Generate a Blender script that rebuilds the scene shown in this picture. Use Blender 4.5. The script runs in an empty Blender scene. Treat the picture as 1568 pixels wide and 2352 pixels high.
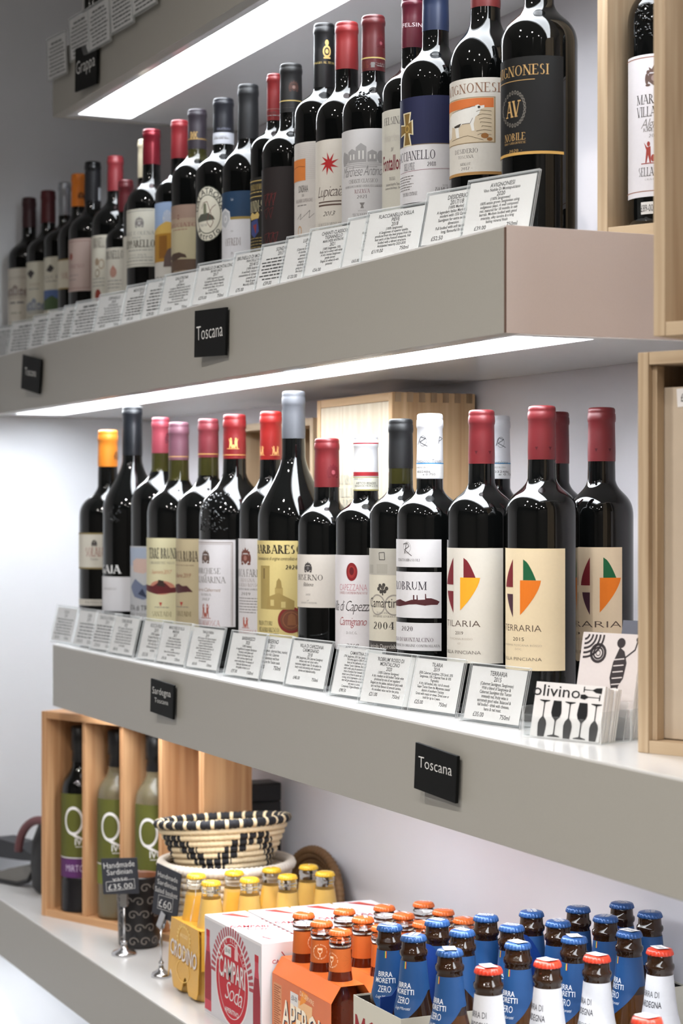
import bpy, bmesh, math, random
from math import sin, cos, pi, radians, asin, atan2, sqrt
from mathutils import Vector, Matrix
from mathutils.geometry import tessellate_polygon

# ------------------------------------------------------------------ camera, world, lights
SC = bpy.context.scene
COL = SC.collection
FPX, U0, V0 = 4650.0, 784.0, 1165.0          # focal length and principal point for the 1568 x 2352 frame
CAMZ = 1.35                                   # camera height above the floor
TH = atan2(2127.0, 4650.0)                    # angle between the view axis and the shelves
SN, CS = sin(TH), cos(TH)

cam = bpy.data.cameras.new('camera')
cam_ob = bpy.data.objects.new('camera', cam)
COL.objects.link(cam_ob)
cam.sensor_fit = 'HORIZONTAL'
cam.sensor_width = 24.0
cam.lens = FPX / 1568.0 * 24.0
cam.shift_y = -(1176.0 - V0) / 1568.0
cam.clip_start, cam.clip_end = 0.05, 50
cam.dof.use_dof = True
cam.dof.focus_distance = 2.25
cam.dof.aperture_fstop = 7.6
cam_ob.location = (0, 0, CAMZ)
cam_ob.rotation_euler = (pi / 2, 0, atan2(CS, SN))
SC.camera = cam_ob

world = bpy.data.worlds.new('room_ambience')
SC.world = world
world.use_nodes = True
world.node_tree.nodes['Background'].inputs[0].default_value = (0.5, 0.48, 0.46, 1)
world.node_tree.nodes['Background'].inputs[1].default_value = 0.05

SC.view_settings.view_transform = 'Standard'
SC.view_settings.look = 'None'
SC.view_settings.gamma = 1.0
SC.view_settings.exposure = 0.03
try:
    SC.view_settings.use_curve_mapping = False
except Exception:
    pass
LED_POWER = 15.5                # emission of the strip diffusers under the shelves
SPOT_POWER = 54.0              # ceiling downlights
LED_COL = (0.90, 0.95, 1.0)
SPOT_COL = (1.0, 0.955, 0.905)

# ------------------------------------------------------------------ levels of the shelf wall (camera = origin, heights relative to the lens)
Z0B, THK = 0.634, 0.1003
Z1T, Z1B = 0.2690, 0.1660
Z2T, Z2B = -0.2225, -0.3228
Z3T, Z3B = -0.6750, -0.7720
YF, YB = 0.943, 1.278          # shelf front and back wall
YF3 = 0.916
XL0, XW, XR1 = -3.19, -3.645, -1.6876   # left end of the short shelves, left wall, right end of the middle shelf


def pt(u, v, w):
    r = (u - U0) / FPX * w
    return Vector((SN * r - CS * w, CS * r + SN * w, CAMZ + (V0 - v) / FPX * w))


def on_z(u, v, z):
    return pt(u, v, z * FPX / (V0 - v))


def depth_y(u, y):
    return y / (CS * (u - U0) / FPX + SN)


def on_y(u, v, y):
    return pt(u, v, depth_y(u, y))


# ------------------------------------------------------------------ materials
def lin(c):
    return tuple(((x / 255.0) / 12.92 if x / 255.0 <= 0.04045 else ((x / 255.0 + 0.055) / 1.055) ** 2.4) for x in c) + (1.0,)


MATS = {}


def nodes_of(name):
    m = bpy.data.materials.new(name)
    m.use_nodes = True
    return m, m.node_tree.nodes, m.node_tree.links, m.node_tree.nodes['Principled BSDF']


def mat(name, rgb, rough=0.5, metal=0.0, var=0.06, scale=60.0, bump=0.0, spec=0.5, coat=0.0, trans=0.0, emit=None, estr=0.0):
    """Plain surface with a little procedural mottling and relief."""
    if name in MATS:
        return MATS[name]
    m, N, L, P = nodes_of(name)
    P.inputs['Roughness'].default_value = rough
    P.inputs['Metallic'].default_value = metal
    P.inputs['Specular IOR Level'].default_value = spec
    P.inputs['Coat Weight'].default_value = coat
    P.inputs['Transmission Weight'].default_value = trans
    c = lin(rgb)
    P.inputs['Base Color'].default_value = c
    if var > 0 or bump > 0:
        tc = N.new('ShaderNodeTexCoord')
        no = N.new('ShaderNodeTexNoise')
        no.inputs['Scale'].default_value = scale
        no.inputs['Detail'].default_value = 3
        L.new(tc.outputs['Object'], no.inputs['Vector'])
        if var > 0:
            mx = N.new('ShaderNodeMix')
            mx.data_type = 'RGBA'
            mx.inputs[6].default_value = tuple(x * (1 - var) for x in c[:3]) + (1,)
            mx.inputs[7].default_value = tuple(min(1, x * (1 + var)) for x in c[:3]) + (1,)
            L.new(no.outputs['Fac'], mx.inputs[0])
            L.new(mx.outputs[2], P.inputs['Base Color'])
        if bump > 0:
            b = N.new('ShaderNodeBump')
            b.inputs['Strength'].default_value = bump
            b.inputs['Distance'].default_value = 0.001
            L.new(no.outputs['Fac'], b.inputs['Height'])
            L.new(b.outputs['Normal'], P.inputs['Normal'])
    if emit:
        P.inputs['Emission Color'].default_value = tuple(emit) + (1,)
        P.inputs['Emission Strength'].default_value = estr
    MATS[name] = m
    return m


def wood(name, light, dark, axis=2, scale=26.0, rough=0.6):
    if name in MATS:
        return MATS[name]
    m, N, L, P = nodes_of(name)
    P.inputs['Roughness'].default_value = rough
    P.inputs['Specular IOR Level'].default_value = 0.3
    tc = N.new('ShaderNodeTexCoord')
    mp = N.new('ShaderNodeMapping')
    s = [scale * 4.0] * 3
    s[axis] = scale * 0.10
    mp.inputs['Scale'].default_value = s
    L.new(tc.outputs['Object'], mp.inputs['Vector'])
    no = N.new('ShaderNodeTexNoise')
    no.inputs['Scale'].default_value = 1.0
    no.inputs['Detail'].default_value = 4
    no.inputs['Distortion'].default_value = 0.6
    L.new(mp.outputs['Vector'], no.inputs['Vector'])
    mp2 = N.new('ShaderNodeMapping')
    s2 = [scale * 0.55] * 3
    s2[axis] = scale * 0.05
    mp2.inputs['Scale'].default_value = s2
    L.new(tc.outputs['Object'], mp2.inputs['Vector'])
    wv = N.new('ShaderNodeTexWave')
    wv.bands_direction = 'XYZ'[0 if axis != 0 else 1]
    wv.inputs['Scale'].default_value = 2.2
    wv.inputs['Distortion'].default_value = 9.0
    wv.inputs['Detail'].default_value = 2
    L.new(mp2.outputs['Vector'], wv.inputs['Vector'])
    mm = N.new('ShaderNodeMath')
    mm.operation = 'MULTIPLY_ADD'
    mm.inputs[1].default_value = 0.28
    L.new(wv.outputs['Fac'], mm.inputs[0])
    mh = N.new('ShaderNodeMath')
    mh.operation = 'MULTIPLY'
    mh.inputs[1].default_value = 0.75
    L.new(no.outputs['Fac'], mh.inputs[0])
    L.new(mh.outputs[0], mm.inputs[2])
    cr = N.new('ShaderNodeValToRGB')
    cr.color_ramp.elements[0].position = 0.2
    cr.color_ramp.elements[0].color = lin(light)
    cr.color_ramp.elements[1].position = 0.85
    cr.color_ramp.elements[1].color = lin(dark)
    L.new(mm.outputs[0], cr.inputs[0])
    L.new(cr.outputs[0], P.inputs['Base Color'])
    b = N.new('ShaderNodeBump')
    b.inputs['Strength'].default_value = 0.15
    b.inputs['Distance'].default_value = 0.001
    L.new(no.outputs['Fac'], b.inputs['Height'])
    L.new(b.outputs['Normal'], P.inputs['Normal'])
    MATS[name] = m
    return m


def clear_sheet(name, tint=(0.97, 0.98, 0.98), haze=0.05):
    """Thin clear acrylic: lets light straight through, with a fresnel shine and a trace of haze."""
    if name in MATS:
        return MATS[name]
    m = bpy.data.materials.new(name)
    m.use_nodes = True
    N, L = m.node_tree.nodes, m.node_tree.links
    N.clear()
    out = N.new('ShaderNodeOutputMaterial')
    tr = N.new('ShaderNodeBsdfTransparent')
    tr.inputs[0].default_value = tuple(tint) + (1,)
    df = N.new('ShaderNodeBsdfDiffuse')
    df.inputs[0].default_value = (0.93, 0.94, 0.94, 1)
    gl = N.new('ShaderNodeBsdfGlossy')
    gl.inputs['Roughness'].default_value = 0.06
    fr = N.new('ShaderNodeFresnel')
    fr.inputs['IOR'].default_value = 1.42
    no = N.new('ShaderNodeTexNoise')
    no.inputs['Scale'].default_value = 90
    bm = N.new('ShaderNodeBump')
    bm.inputs['Strength'].default_value = 0.05
    L.new(no.outputs['Fac'], bm.inputs['Height'])
    L.new(bm.outputs[0], gl.inputs['Normal'])
    m1 = N.new('ShaderNodeMixShader')
    m1.inputs[0].default_value = haze
    L.new(tr.outputs[0], m1.inputs[1])
    L.new(df.outputs[0], m1.inputs[2])
    m2 = N.new('ShaderNodeMixShader')
    ge = N.new('ShaderNodeNewGeometry')          # no mirror reflection on the inner faces of the sheet
    mu = N.new('ShaderNodeMath')
    mu.operation = 'SUBTRACT'
    mu.inputs[0].default_value = 1.0
    L.new(ge.outputs['Backfacing'], mu.inputs[1])
    mv = N.new('ShaderNodeMath')
    mv.operation = 'MULTIPLY'
    L.new(fr.outputs[0], mv.inputs[0])
    L.new(mu.outputs[0], mv.inputs[1])
    L.new(mv.outputs[0], m2.inputs[0])
    L.new(m1.outputs[0], m2.inputs[1])
    L.new(gl.outputs[0], m2.inputs[2])
    L.new(m2.outputs[0], out.inputs[0])
    MATS[name] = m
    return m


def C(r, g, b, rough=0.6):
    """Printing ink or paper of one colour."""
    return mat('ink_%d_%d_%d' % (r, g, b), (r, g, b), rough, var=0.03, scale=300, spec=0.3)


# ------------------------------------------------------------------ objects
def link(o, parent=None):
    COL.objects.link(o)
    if parent:
        o.parent = parent
    return o


def tag(o, label=None, cat=None, group=None, kind=None):
    for k, v in (('label', label), ('category', cat), ('group', group), ('kind', kind)):
        if v:
            o[k] = v
    return o


def thing(name, loc, label, cat, group=None, rz=0.0, rot=None):
    o = bpy.data.objects.new(name, None)
    o.empty_display_size = 0.03
    o.location = loc
    o.rotation_euler = rot if rot else (0, 0, rz)
    link(o)
    return tag(o, label, cat, group)


class MB:
    """Mesh builder."""

    def __init__(s):
        s.V, s.F, s.M, s.S = [], [], [], []

    def add(s, V, F, mi=0, smooth=False):
        b = len(s.V)
        s.V += [tuple(v) for v in V]
        for k, f in enumerate(F):
            s.F.append([b + i for i in f])
            s.M.append(mi[k] if isinstance(mi, list) else mi)
            s.S.append(smooth)
        return s

    def box(s, lo, hi, mi=0, bev=0.0, xf=None):
        bm = bmesh.new()
        bmesh.ops.create_cube(bm, size=1)
        for v in bm.verts:
            v.co = Vector([lo[i] if v.co[i] < 0 else hi[i] for i in range(3)])
        if bev > 0:
            bmesh.ops.bevel(bm, geom=bm.edges[:], offset=bev, segments=2, affect='EDGES', profile=0.6)
        bm.verts.index_update()
        V = [v.co.copy() for v in bm.verts]
        if xf:
            V = [xf @ v for v in V]
        F = [[v.index for v in f.verts] for f in bm.faces]
        bm.free()
        return s.add(V, F, mi)

    def lathe(s, prof, seg=40, mi=0, ctr=(0, 0, 0), rmod=None, smooth=True):
        V, F, M = [], [], []
        n = len(prof)
        for i in range(seg):
            a = 2 * pi * i / seg
            for j, p in enumerate(prof):
                r = p[0] * (rmod(a, j) if rmod else 1)
                V.append((ctr[0] + r * cos(a), ctr[1] + r * sin(a), ctr[2] + p[1]))
        for i in range(seg):
            k = (i + 1) % seg
            for j in range(n - 1):
                if prof[j][0] < 1e-7 and prof[j + 1][0] < 1e-7:
                    continue
                if prof[j][0] < 1e-7:
                    f = [i * n + j, k * n + j + 1, i * n + j + 1]
                elif prof[j + 1][0] < 1e-7:
                    f = [i * n + j, k * n + j, i * n + j + 1]
                else:
                    f = [i * n + j, k * n + j, k * n + j + 1, i * n + j + 1]
                F.append(f)
                M.append(mi(j, a) if callable(mi) else mi)
        return s.add(V, F, M, smooth)

    def tube(s, pts, r, seg=8, mi=0, closed=False, smooth=True, rmod=None, mfun=None, up=Vector((0, 0, 1))):
        pts = [Vector(p) for p in pts]
        n = len(pts)
        V, F, M = [], [], []
        for i, p in enumerate(pts):
            a = pts[(i - 1) % n] if (closed or i > 0) else p
            b = pts[(i + 1) % n] if (closed or i < n - 1) else p
            t = (b - a).normalized()
            x = t.cross(up)
            if x.length < 1e-4:
                x = t.cross(Vector((1, 0, 0)))
            x.normalize()
            y = x.cross(t)
            rr = (r[i] if isinstance(r, (list, tuple)) else r) * (rmod(i) if rmod else 1)
            for k in range(seg):
                q = 2 * pi * k / seg
                V.append(p + (x * cos(q) + y * sin(q)) * rr)
        m = n if closed else n - 1
        for i in range(m):
            j = (i + 1) % n
            for k in range(seg):
                l = (k + 1) % seg
                F.append([i * seg + k, j * seg + k, j * seg + l, i * seg + l])
                M.append(mfun(i) if mfun else mi)
        if not closed:
            F.append(list(range(seg)))
            F.append([(n - 1) * seg + k for k in reversed(range(seg))])
            M += [mi, mi]
        return s.add(V, F, M, smooth)

    def prism(s, pts, z0, z1, mi=0, xf=None):
        """Outline in x,y pushed from z0 to z1."""
        n = len(pts)
        V = [Vector((p[0], p[1], z0)) for p in pts] + [Vector((p[0], p[1], z1)) for p in pts]
        if xf:
            V = [xf @ v for v in V]
        F = [[i, (i + 1) % n, n + (i + 1) % n, n + i] for i in range(n)]
        for t in tessellate_polygon([[Vector((p[0], p[1], 0)) for p in pts]]):
            F.append([t[2], t[1], t[0]])
            F.append([n + t[0], n + t[1], n + t[2]])
        return s.add(V, F, mi)

    def build(s, name, mats, parent=None, loc=None, rot=None, recalc=True):
        me = bpy.data.meshes.new(name)
        me.from_pydata(s.V, [], s.F)
        for m in (mats if isinstance(mats, (list, tuple)) else [mats]):
            me.materials.append(m)
        me.polygons.foreach_set('material_index', s.M)
        me.polygons.foreach_set('use_smooth', s.S)
        if recalc:
            bm = bmesh.new()
            bm.from_mesh(me)
            bmesh.ops.recalc_face_normals(bm, faces=bm.faces[:])
            bm.to_mesh(me)
            bm.free()
        me.update()
        o = bpy.data.objects.new(name, me)
        if loc is not None:
            o.location = loc
        if rot is not None:
            o.rotation_euler = rot
        return link(o, parent)


# ------------------------------------------------------------------ lettering
SERIF = {
    'A': (.74, 'n.05,0 .36,1|T.36,1 .69,0|-.17,.34 .56,.34'), 'B': (.64, 'T.13,0 .13,1|a.15,.75,.32,.25,-90,90|a.15,.26,.41,.26,-90,90'),
    'C': (.72, 'a.41,.5,.35,.5,45,315'), 'D': (.78, 'T.13,0 .13,1|a.16,.5,.54,.5,-90,90'),
    'E': (.60, 'T.13,0 .13,1|-.13,.98 .53,.98|-.13,.52 .42,.52|-.13,.02 .55,.02|-.53,.98 .53,.8|-.55,.02 .55,.22'),
    'F': (.56, 'T.13,0 .13,1|-.13,.98 .52,.98|-.13,.5 .42,.5|-.52,.98 .52,.8'), 'G': (.78, 'a.41,.5,.35,.5,45,330|t.66,.08 .66,.42|-.5,.42 .74,.42'),
    'H': (.80, 'T.13,0 .13,1|T.66,0 .66,1|-.13,.52 .66,.52'), 'I': (.30, 'T.15,0 .15,1'), 'J': (.40, 't.24,.1 .24,1|a.14,.12,.1,.14,180,360'),
    'K': (.72, 'T.13,0 .13,1|n.6,1 .15,.45|T.27,.58 .65,0'), 'L': (.58, 'T.13,0 .13,1|-.13,.02 .54,.02|-.54,.02 .54,.24'),
    'M': (.94, 'n.11,0 .11,1|t.11,1 .46,.03|-.46,.03 .81,1|T.81,0 .81,1'), 'N': (.80, 'n.12,0 .12,1|t.12,1 .67,0|n.67,0 .67,1'),
    'O': (.82, 'a.41,.5,.36,.5,0,360'), 'P': (.60, 'T.13,0 .13,1|a.15,.72,.38,.28,-90,90'), 'Q': (.82, 'a.41,.5,.36,.5,0,360|t.45,.1 .75,-.15'),
    'R': (.68, 'T.13,0 .13,1|a.15,.73,.34,.27,-90,90|T.3,.46 .63,0'), 'S': (.56, 'a.28,.755,.19,.245,40,270|a.28,.255,.22,.255,-140,90'),
    'T': (.64, '-.03,.98 .61,.98|T.32,0 .32,1|-.03,.98 .03,.8|-.61,.98 .61,.8'), 'U': (.74, 't.13,.28 .13,1|a.37,.28,.24,.28,180,360|-.61,.28 .61,1'),
    'V': (.70, 'T.05,1 .35,0|n.35,0 .66,1'), 'W': (1.0, 'T.05,1 .28,0|n.28,0 .5,.9|T.5,.9 .72,0|n.72,0 .95,1'),
    'X': (.70, 'T.05,1 .65,0|n.06,0 .62,1'), 'Y': (.68, 'T.05,1 .34,.45|n.34,.45 .64,1|T.34,0 .34,.48'), 'Z': (.60, '-.06,.98 .55,.98|t.53,.98 .07,.02|-.06,.02 .56,.02'),
    '0': (.56, 'a.28,.5,.22,.5,0,360'), '1': (.38, 'T.2,0 .2,1|-.06,.82 .2,.99'), '2': (.54, 'a.27,.73,.2,.27,-25,170|t.45,.6 .06,.03|-.06,.03 .5,.03'),
    '3': (.52, 'a.24,.76,.18,.24,-90,150|a.24,.27,.22,.27,-150,90'), '4': (.56, '-.36,1 .04,.3|-.04,.3 .52,.3|T.38,0 .38,1'),
    '5': (.52, '-.12,.98 .46,.98|-.12,.98 .1,.56|a.24,.31,.22,.31,-150,120'), '6': (.54, 'a.27,.3,.22,.3,0,360|a.44,.38,.39,.62,105,190'),
    '7': (.50, '-.05,.97 .47,.97|t.46,.96 .16,0'), '8': (.54, 'a.27,.76,.19,.24,0,360|a.27,.26,.23,.27,0,360'), '9': (.54, 'a.27,.68,.22,.31,0,360|a.1,.6,.39,.6,-70,10'),
    '.': (.22, 't.1,0 .1,.12'), '-': (.4, '-.05,.45 .35,.45'), '&': (.74, 'a.3,.77,.16,.23,0,360|a.3,.28,.24,.28,20,330|t.2,.6 .7,0'), "'": (.2, 't.1,.75 .1,1'), ' ': (.30, ''),
}


def serif_text(txt, weight=1.0):
    V, F, x = [], [], 0.0
    T, n = 0.125 * weight, 0.05 * weight

    def quad(a, b, w):
        a, b = Vector(a), Vector(b)
        d = (b - a)
        if d.length < 1e-6:
            return
        d.normalize()
        # stroke ends are cut level, as type is
        q = Vector((-d.y, d.x)) * w / 2
        k = len(V)
        if abs(d.y) > 0.6:
            q = Vector((w / 2 / abs(d.y), 0))
        V.extend([a - q, b - q, b + q, a + q])
        F.append([k, k + 1, k + 2, k + 3])

    for ch in txt:
        adv, st = SERIF.get(ch, SERIF['O'])
        for s in st.split('|') if st else []:
            k = s[0]
            if k == 'a':
                cx, cy, rx, ry, a0, a1 = [float(q) for q in s[1:].split(',')]
                m = max(5, int(abs(a1 - a0) / 24))
                prev = None
                for i in range(m + 1):
                    a = radians(a0 + (a1 - a0) * i / m)
                    th = n + (T - n) * abs(cos(a))
                    o = Vector((x + cx + rx * cos(a), cy + ry * sin(a)))
                    q = Vector((x + cx + max(0.01, rx - th) * cos(a), cy + max(0.01, ry - n) * sin(a)))
                    b = len(V)
                    V.extend([o, q])
                    if prev is not None:
                        F.append([prev, prev + 1, b + 1, b])
                    prev = b
            else:
                p = [[float(q) for q in z.split(',')] for z in s[1:].split(' ')]
                a, b = (x + p[0][0], p[0][1]), (x + p[1][0], p[1][1])
                quad(a, b, T if k in 'Tt' else n)
                if k in 'Tn':
                    for e in (a, b):
                        if e[1] in (0.0, 1.0):
                            yy = n / 2 if e[1] == 0 else 1 - n / 2
                            quad((e[0] - .11 - T / 4, yy), (e[0] + .11 + T / 4, yy), n)
        x += adv + 0.05
    return V, F, max(x - 0.05, 0.1)


_TXT = {}
_CAPH = []


def font_text(txt, style):
    cu = bpy.data.curves.new('lettering', 'FONT')
    cu.body = txt
    cu.resolution_u = 2
    cu.offset = 0.012 if style in 'bB' else (-0.010 if style in 'li' else 0.0)
    if style == 'i':
        cu.shear = 0.38
        cu.space_character = 0.86
    ob = bpy.data.objects.new('lettering', cu)
    me = bpy.data.meshes.new_from_object(ob)
    V = [Vector((v.co.x, v.co.y)) for v in me.vertices]
    F = [list(p.vertices) for p in me.polygons]
    bpy.data.objects.remove(ob)
    bpy.data.meshes.remove(me)
    bpy.data.curves.remove(cu)
    return V, F


def text2d(txt, style):
    """2-D outline of a line of text: cap height 1, starts at x = 0."""
    key = (txt, style)
    if key in _TXT:
        return _TXT[key]
    if style in 'sS':
        r = serif_text(txt.upper(), 1.0 if style == 's' else 1.5)
    else:
        if not _CAPH:
            V, F = font_text('H', 'r')
            _CAPH.append(max(v.y for v in V))
        V, F = font_text(txt, style)
        x0 = min(v.x for v in V) if V else 0
        V = [Vector(((v.x - x0) / _CAPH[0], v.y / _CAPH[0])) for v in V]
        r = (V, F, max(v.x for v in V) if V else 0.1)
    _TXT[key] = r
    return r


class Art:
    """Flat print gathered in two dimensions, then laid on a surface by a mapping function."""
    LIFT = 5e-5

    def __init__(s):
        s.V, s.F, s.M, s.mats = [], [], [], []

    def mi(s, m):
        if m not in s.mats:
            s.mats.append(m)
        return s.mats.index(m)

    def add(s, V, F, m, lev):
        b = len(s.V)
        s.V += [(v[0], v[1], lev * s.LIFT) for v in V]
        s.F += [[b + i for i in f] for f in F]
        s.M += [s.mi(m)] * len(F)

    def rect(s, x0, y0, x1, y1, m, lev=1, nx=1, ny=1):
        V = [(x0 + (x1 - x0) * i / nx, y0 + (y1 - y0) * j / ny) for j in range(ny + 1) for i in range(nx + 1)]
        F = [[j * (nx + 1) + i, j * (nx + 1) + i + 1, (j + 1) * (nx + 1) + i + 1, (j + 1) * (nx + 1) + i] for j in range(ny) for i in range(nx)]
        s.add(V, F, m, lev)

    def poly(s, pts, m, lev=2):
        tr = tessellate_polygon([[Vector((p[0], p[1], 0)) for p in pts]])
        s.add(pts, [list(t) for t in tr], m, lev)

    def ell(s, cx, cy, rx, ry, m, lev=2, n=20, inner=0.0, a0=0.0, a1=360.0):
        if inner > 0:
            V, F = [], []
            for i in range(n + 1):
                a = radians(a0 + (a1 - a0) * i / n)
                V += [(cx + rx * cos(a), cy + ry * sin(a)), (cx + rx * inner * cos(a), cy + ry * inner * sin(a))]
            F = [[2 * i, 2 * i + 1, 2 * i + 3, 2 * i + 2] for i in range(n)]
            s.add(V, F, m, lev)
        else:
            V = [(cx, cy)] + [(cx + rx * cos(2 * pi * i / n), cy + ry * sin(2 * pi * i / n)) for i in range(n)]
            s.add(V, [[0, i + 1, (i + 1) % n + 1] for i in range(n)], m, lev)

    def line(s, pts, w, m, lev=2):
        for a, b in zip(pts[:-1], pts[1:]):
            dx, dy = b[0] - a[0], b[1] - a[1]
            l = sqrt(dx * dx + dy * dy) or 1
            q = (-dy / l * w / 2, dx / l * w / 2)
            e = (dx / l * w * .2, dy / l * w * .2)
            s.add([(a[0] - q[0] - e[0], a[1] - q[1] - e[1]), (b[0] - q[0] + e[0], b[1] - q[1] + e[1]),
                   (b[0] + q[0] + e[0], b[1] + q[1] + e[1]), (a[0] + q[0] - e[0], a[1] + q[1] - e[1])], [[0, 1, 2, 3]], m, lev)

    def text(s, txt, x, y, h, width, style, m, lev=3, anchor='c', rot=0.0, maxw=None):
        V, F, W = text2d(txt, style)
        if width is None:
            width = W * h
        if maxw and width > maxw:
            width = maxw
        k = width / W
        x0 = -width / 2 if anchor == 'c' else (0 if anchor == 'l' else -width)
        c, n = cos(rot), sin(rot)
        P = [(v.x * k + x0, v.y * h) for v in V]
        s.add([(x + p[0] * c - p[1] * n, y + p[0] * n + p[1] * c) for p in P], F, m, lev)

    def words(s, x0, x1, y, h, m, rng, lev=3):
        """A line of print too small to read: word-long dashes."""
        x = x0
        while x < x1:
            l = h * rng.uniform(1.5, 5.0)
            s.rect(x, y, min(x + l, x1), y + h * rng.uniform(.6, .8), m, lev)
            x += l + h * .55

    def strips(s, dx):
        """Cut every face into upright strips no wider than dx, so that print follows a curved skin."""
        V, F, M = list(s.V), [], []
        for f, m in zip(s.F, s.M):
            xs = [s.V[i][0] for i in f]
            x0, x1 = min(xs), max(xs)
            if x1 - x0 <= dx * 1.3:
                F.append(f)
                M.append(m)
                continue
            n = int((x1 - x0) / dx) + 1
            P = [s.V[i] for i in f]
            for k in range(n):
                Q = P
                for lim, sg in ((x0 + (x1 - x0) * k / n, 1), (x0 + (x1 - x0) * (k + 1) / n, -1)):
                    R = []
                    for a, b in zip(Q, Q[1:] + Q[:1]):
                        ia, ib = (a[0] - lim) * sg >= -1e-9, (b[0] - lim) * sg >= -1e-9
                        if ia:
                            R.append(a)
                        if ia != ib:
                            t = (lim - a[0]) / (b[0] - a[0])
                            R.append(tuple(a[q] + (b[q] - a[q]) * t for q in range(3)))
                    Q = R
                    if len(Q) < 3:
                        break
                if len(Q) >= 3:
                    b = len(V)
                    V += Q
                    F.append(list(range(b, b + len(Q))))
                    M.append(m)
        s.V, s.F, s.M = V, F, M

    def build(s, name, fmap, parent=None, loc=None, rot=None, curved=0.0):
        if curved:
            s.strips(curved)
        me = bpy.data.meshes.new(name)
        me.from_pydata([fmap(*v) for v in s.V], [], s.F)
        for m in s.mats:
            me.materials.append(m)
        me.polygons.foreach_set('material_index', s.M)
        if curved:
            me.polygons.foreach_set('use_smooth', [True] * len(s.F))
        me.update()
        o = bpy.data.objects.new(name, me)
        if loc is not None:
            o.location = loc
        if rot is not None:
            o.rotation_euler = rot
        return link(o, parent)


def flat_map(o, ex, ey):
    """Map print onto the plane through o with in-plane axes ex, ey."""
    o, ex, ey = Vector(o), Vector(ex), Vector(ey)
    n = ex.cross(ey).normalized()
    return lambda x, y, l: o + ex * x + ey * y + n * (l + 2e-4)


R0 = random.Random(7)

# ------------------------------------------------------------------ palette
M_WALL = mat('wall_paint', (224, 220, 224), 0.7, var=0.02, scale=14, bump=0.04)
M_WALL_L = mat('side_wall_paint', (220, 222, 226), 0.7, var=0.02, scale=14, bump=0.04)
M_FASCIA = mat('greige_laminate', (158, 155, 147), 0.45, var=0.03, scale=500, bump=0.02)
M_FASCIA_END = mat('lit_greige_laminate', (206, 191, 184), 0.45, var=0.03, scale=500, bump=0.02)  # fascia laminate again, the end's brighter light put into its colour
M_TOP = mat('white_laminate', (212, 211, 210), 0.16, var=0.02, scale=30, bump=0.01)
M_SEAM = mat('brown_joint', (96, 72, 60), 0.7)
M_CHAN = mat('white_metal_channel', (236, 236, 236), 0.4, var=0.01)
M_LED = mat('led_diffuser', (255, 255, 255), 0.5, var=0.0, emit=LED_COL, estr=LED_POWER)
M_LED_BRIGHT = mat('bright_led_diffuser', (255, 255, 255), 0.5, var=0.0, emit=LED_COL, estr=LED_POWER * 1.5)  # same strip, emission raised to whiten the side wall
M_LED_DIM = mat('dim_led_diffuser', (255, 255, 255), 0.5, var=0.0, emit=LED_COL, estr=LED_POWER * 0.72)  # same strip, emission lowered to darken the goods on the lowest shelf
M_FLOOR = mat('grey_screed', (150, 147, 142), 0.5, var=0.08, scale=9, bump=0.05)
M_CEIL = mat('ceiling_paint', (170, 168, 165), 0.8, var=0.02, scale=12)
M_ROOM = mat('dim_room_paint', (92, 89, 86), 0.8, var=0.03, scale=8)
M_LAMP = mat('downlight_glass', (255, 240, 225), 0.4, var=0.0, emit=SPOT_COL, estr=60.0)
M_DARKMETAL = mat('dark_metal', (40, 40, 42), 0.4, 0.8)
M_CHROME = mat('brushed_chrome', (200, 200, 202), 0.22, 1.0, var=0.03, scale=200)
M_BLACK = mat('black_slate', (12, 13, 13), 0.6, var=0.15, scale=120, bump=0.05, spec=0.15)
M_CHALK = mat('chalk', (225, 224, 222), 0.9, var=0.1, scale=400)
M_ACRYL = clear_sheet('clear_acrylic', haze=0.03)
M_ACEDGE = clear_sheet('acrylic_edge', haze=0.42)
M_PAPER = mat('card_paper', (226, 223, 222), 0.7, var=0.02, scale=300)
M_INK = mat('black_ink', (38, 36, 36), 0.6, var=0.05, scale=300)
W_PINE = wood('pine', (222, 190, 148), (176, 136, 94), 2)
W_PINE_X = wood('pine_lengthwise', (222, 190, 148), (176, 136, 94), 0)
W_PALE = wood('pale_fir', (198, 177, 148), (164, 139, 111), 2, 30)
W_PALE_X = wood('pale_fir_lengthwise', (198, 177, 148), (164, 139, 111), 0, 30)
W_DARK = wood('old_fir', (186, 160, 128), (140, 112, 82), 2, 30)
W_WARM = wood('warm_pine', (216, 172, 128), (170, 118, 76), 2, 24)
W_WARM_X = wood('warm_pine_lengthwise', (216, 172, 128), (170, 118, 76), 0, 24)
W_PLY = mat('birch_ply', (188, 172, 152), 0.6, var=0.07, scale=40, bump=0.05)

# ------------------------------------------------------------------ the room
zf, zc = 0.0, 2.75


def slab(name, lo, hi, m, kind='structure'):
    o = MB().box(lo, hi).build(name, m)
    return tag(o, kind=kind)


slab('floor', (XW - .1, -2.6, -0.1), (1.6, YB + .1, 0), M_FLOOR)
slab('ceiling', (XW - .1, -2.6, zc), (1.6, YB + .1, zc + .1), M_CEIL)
slab('wall_back', (XW - .1, YB, 0), (1.6, YB + .1, zc), M_WALL)
slab('wall_left', (XW - .1, -2.6, 0), (XW, YB, zc), M_WALL_L)
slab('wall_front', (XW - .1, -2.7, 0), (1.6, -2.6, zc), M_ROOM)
slab('wall_right', (1.6, -2.7, 0), (1.7, YB + .1, zc), M_ROOM)


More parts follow.
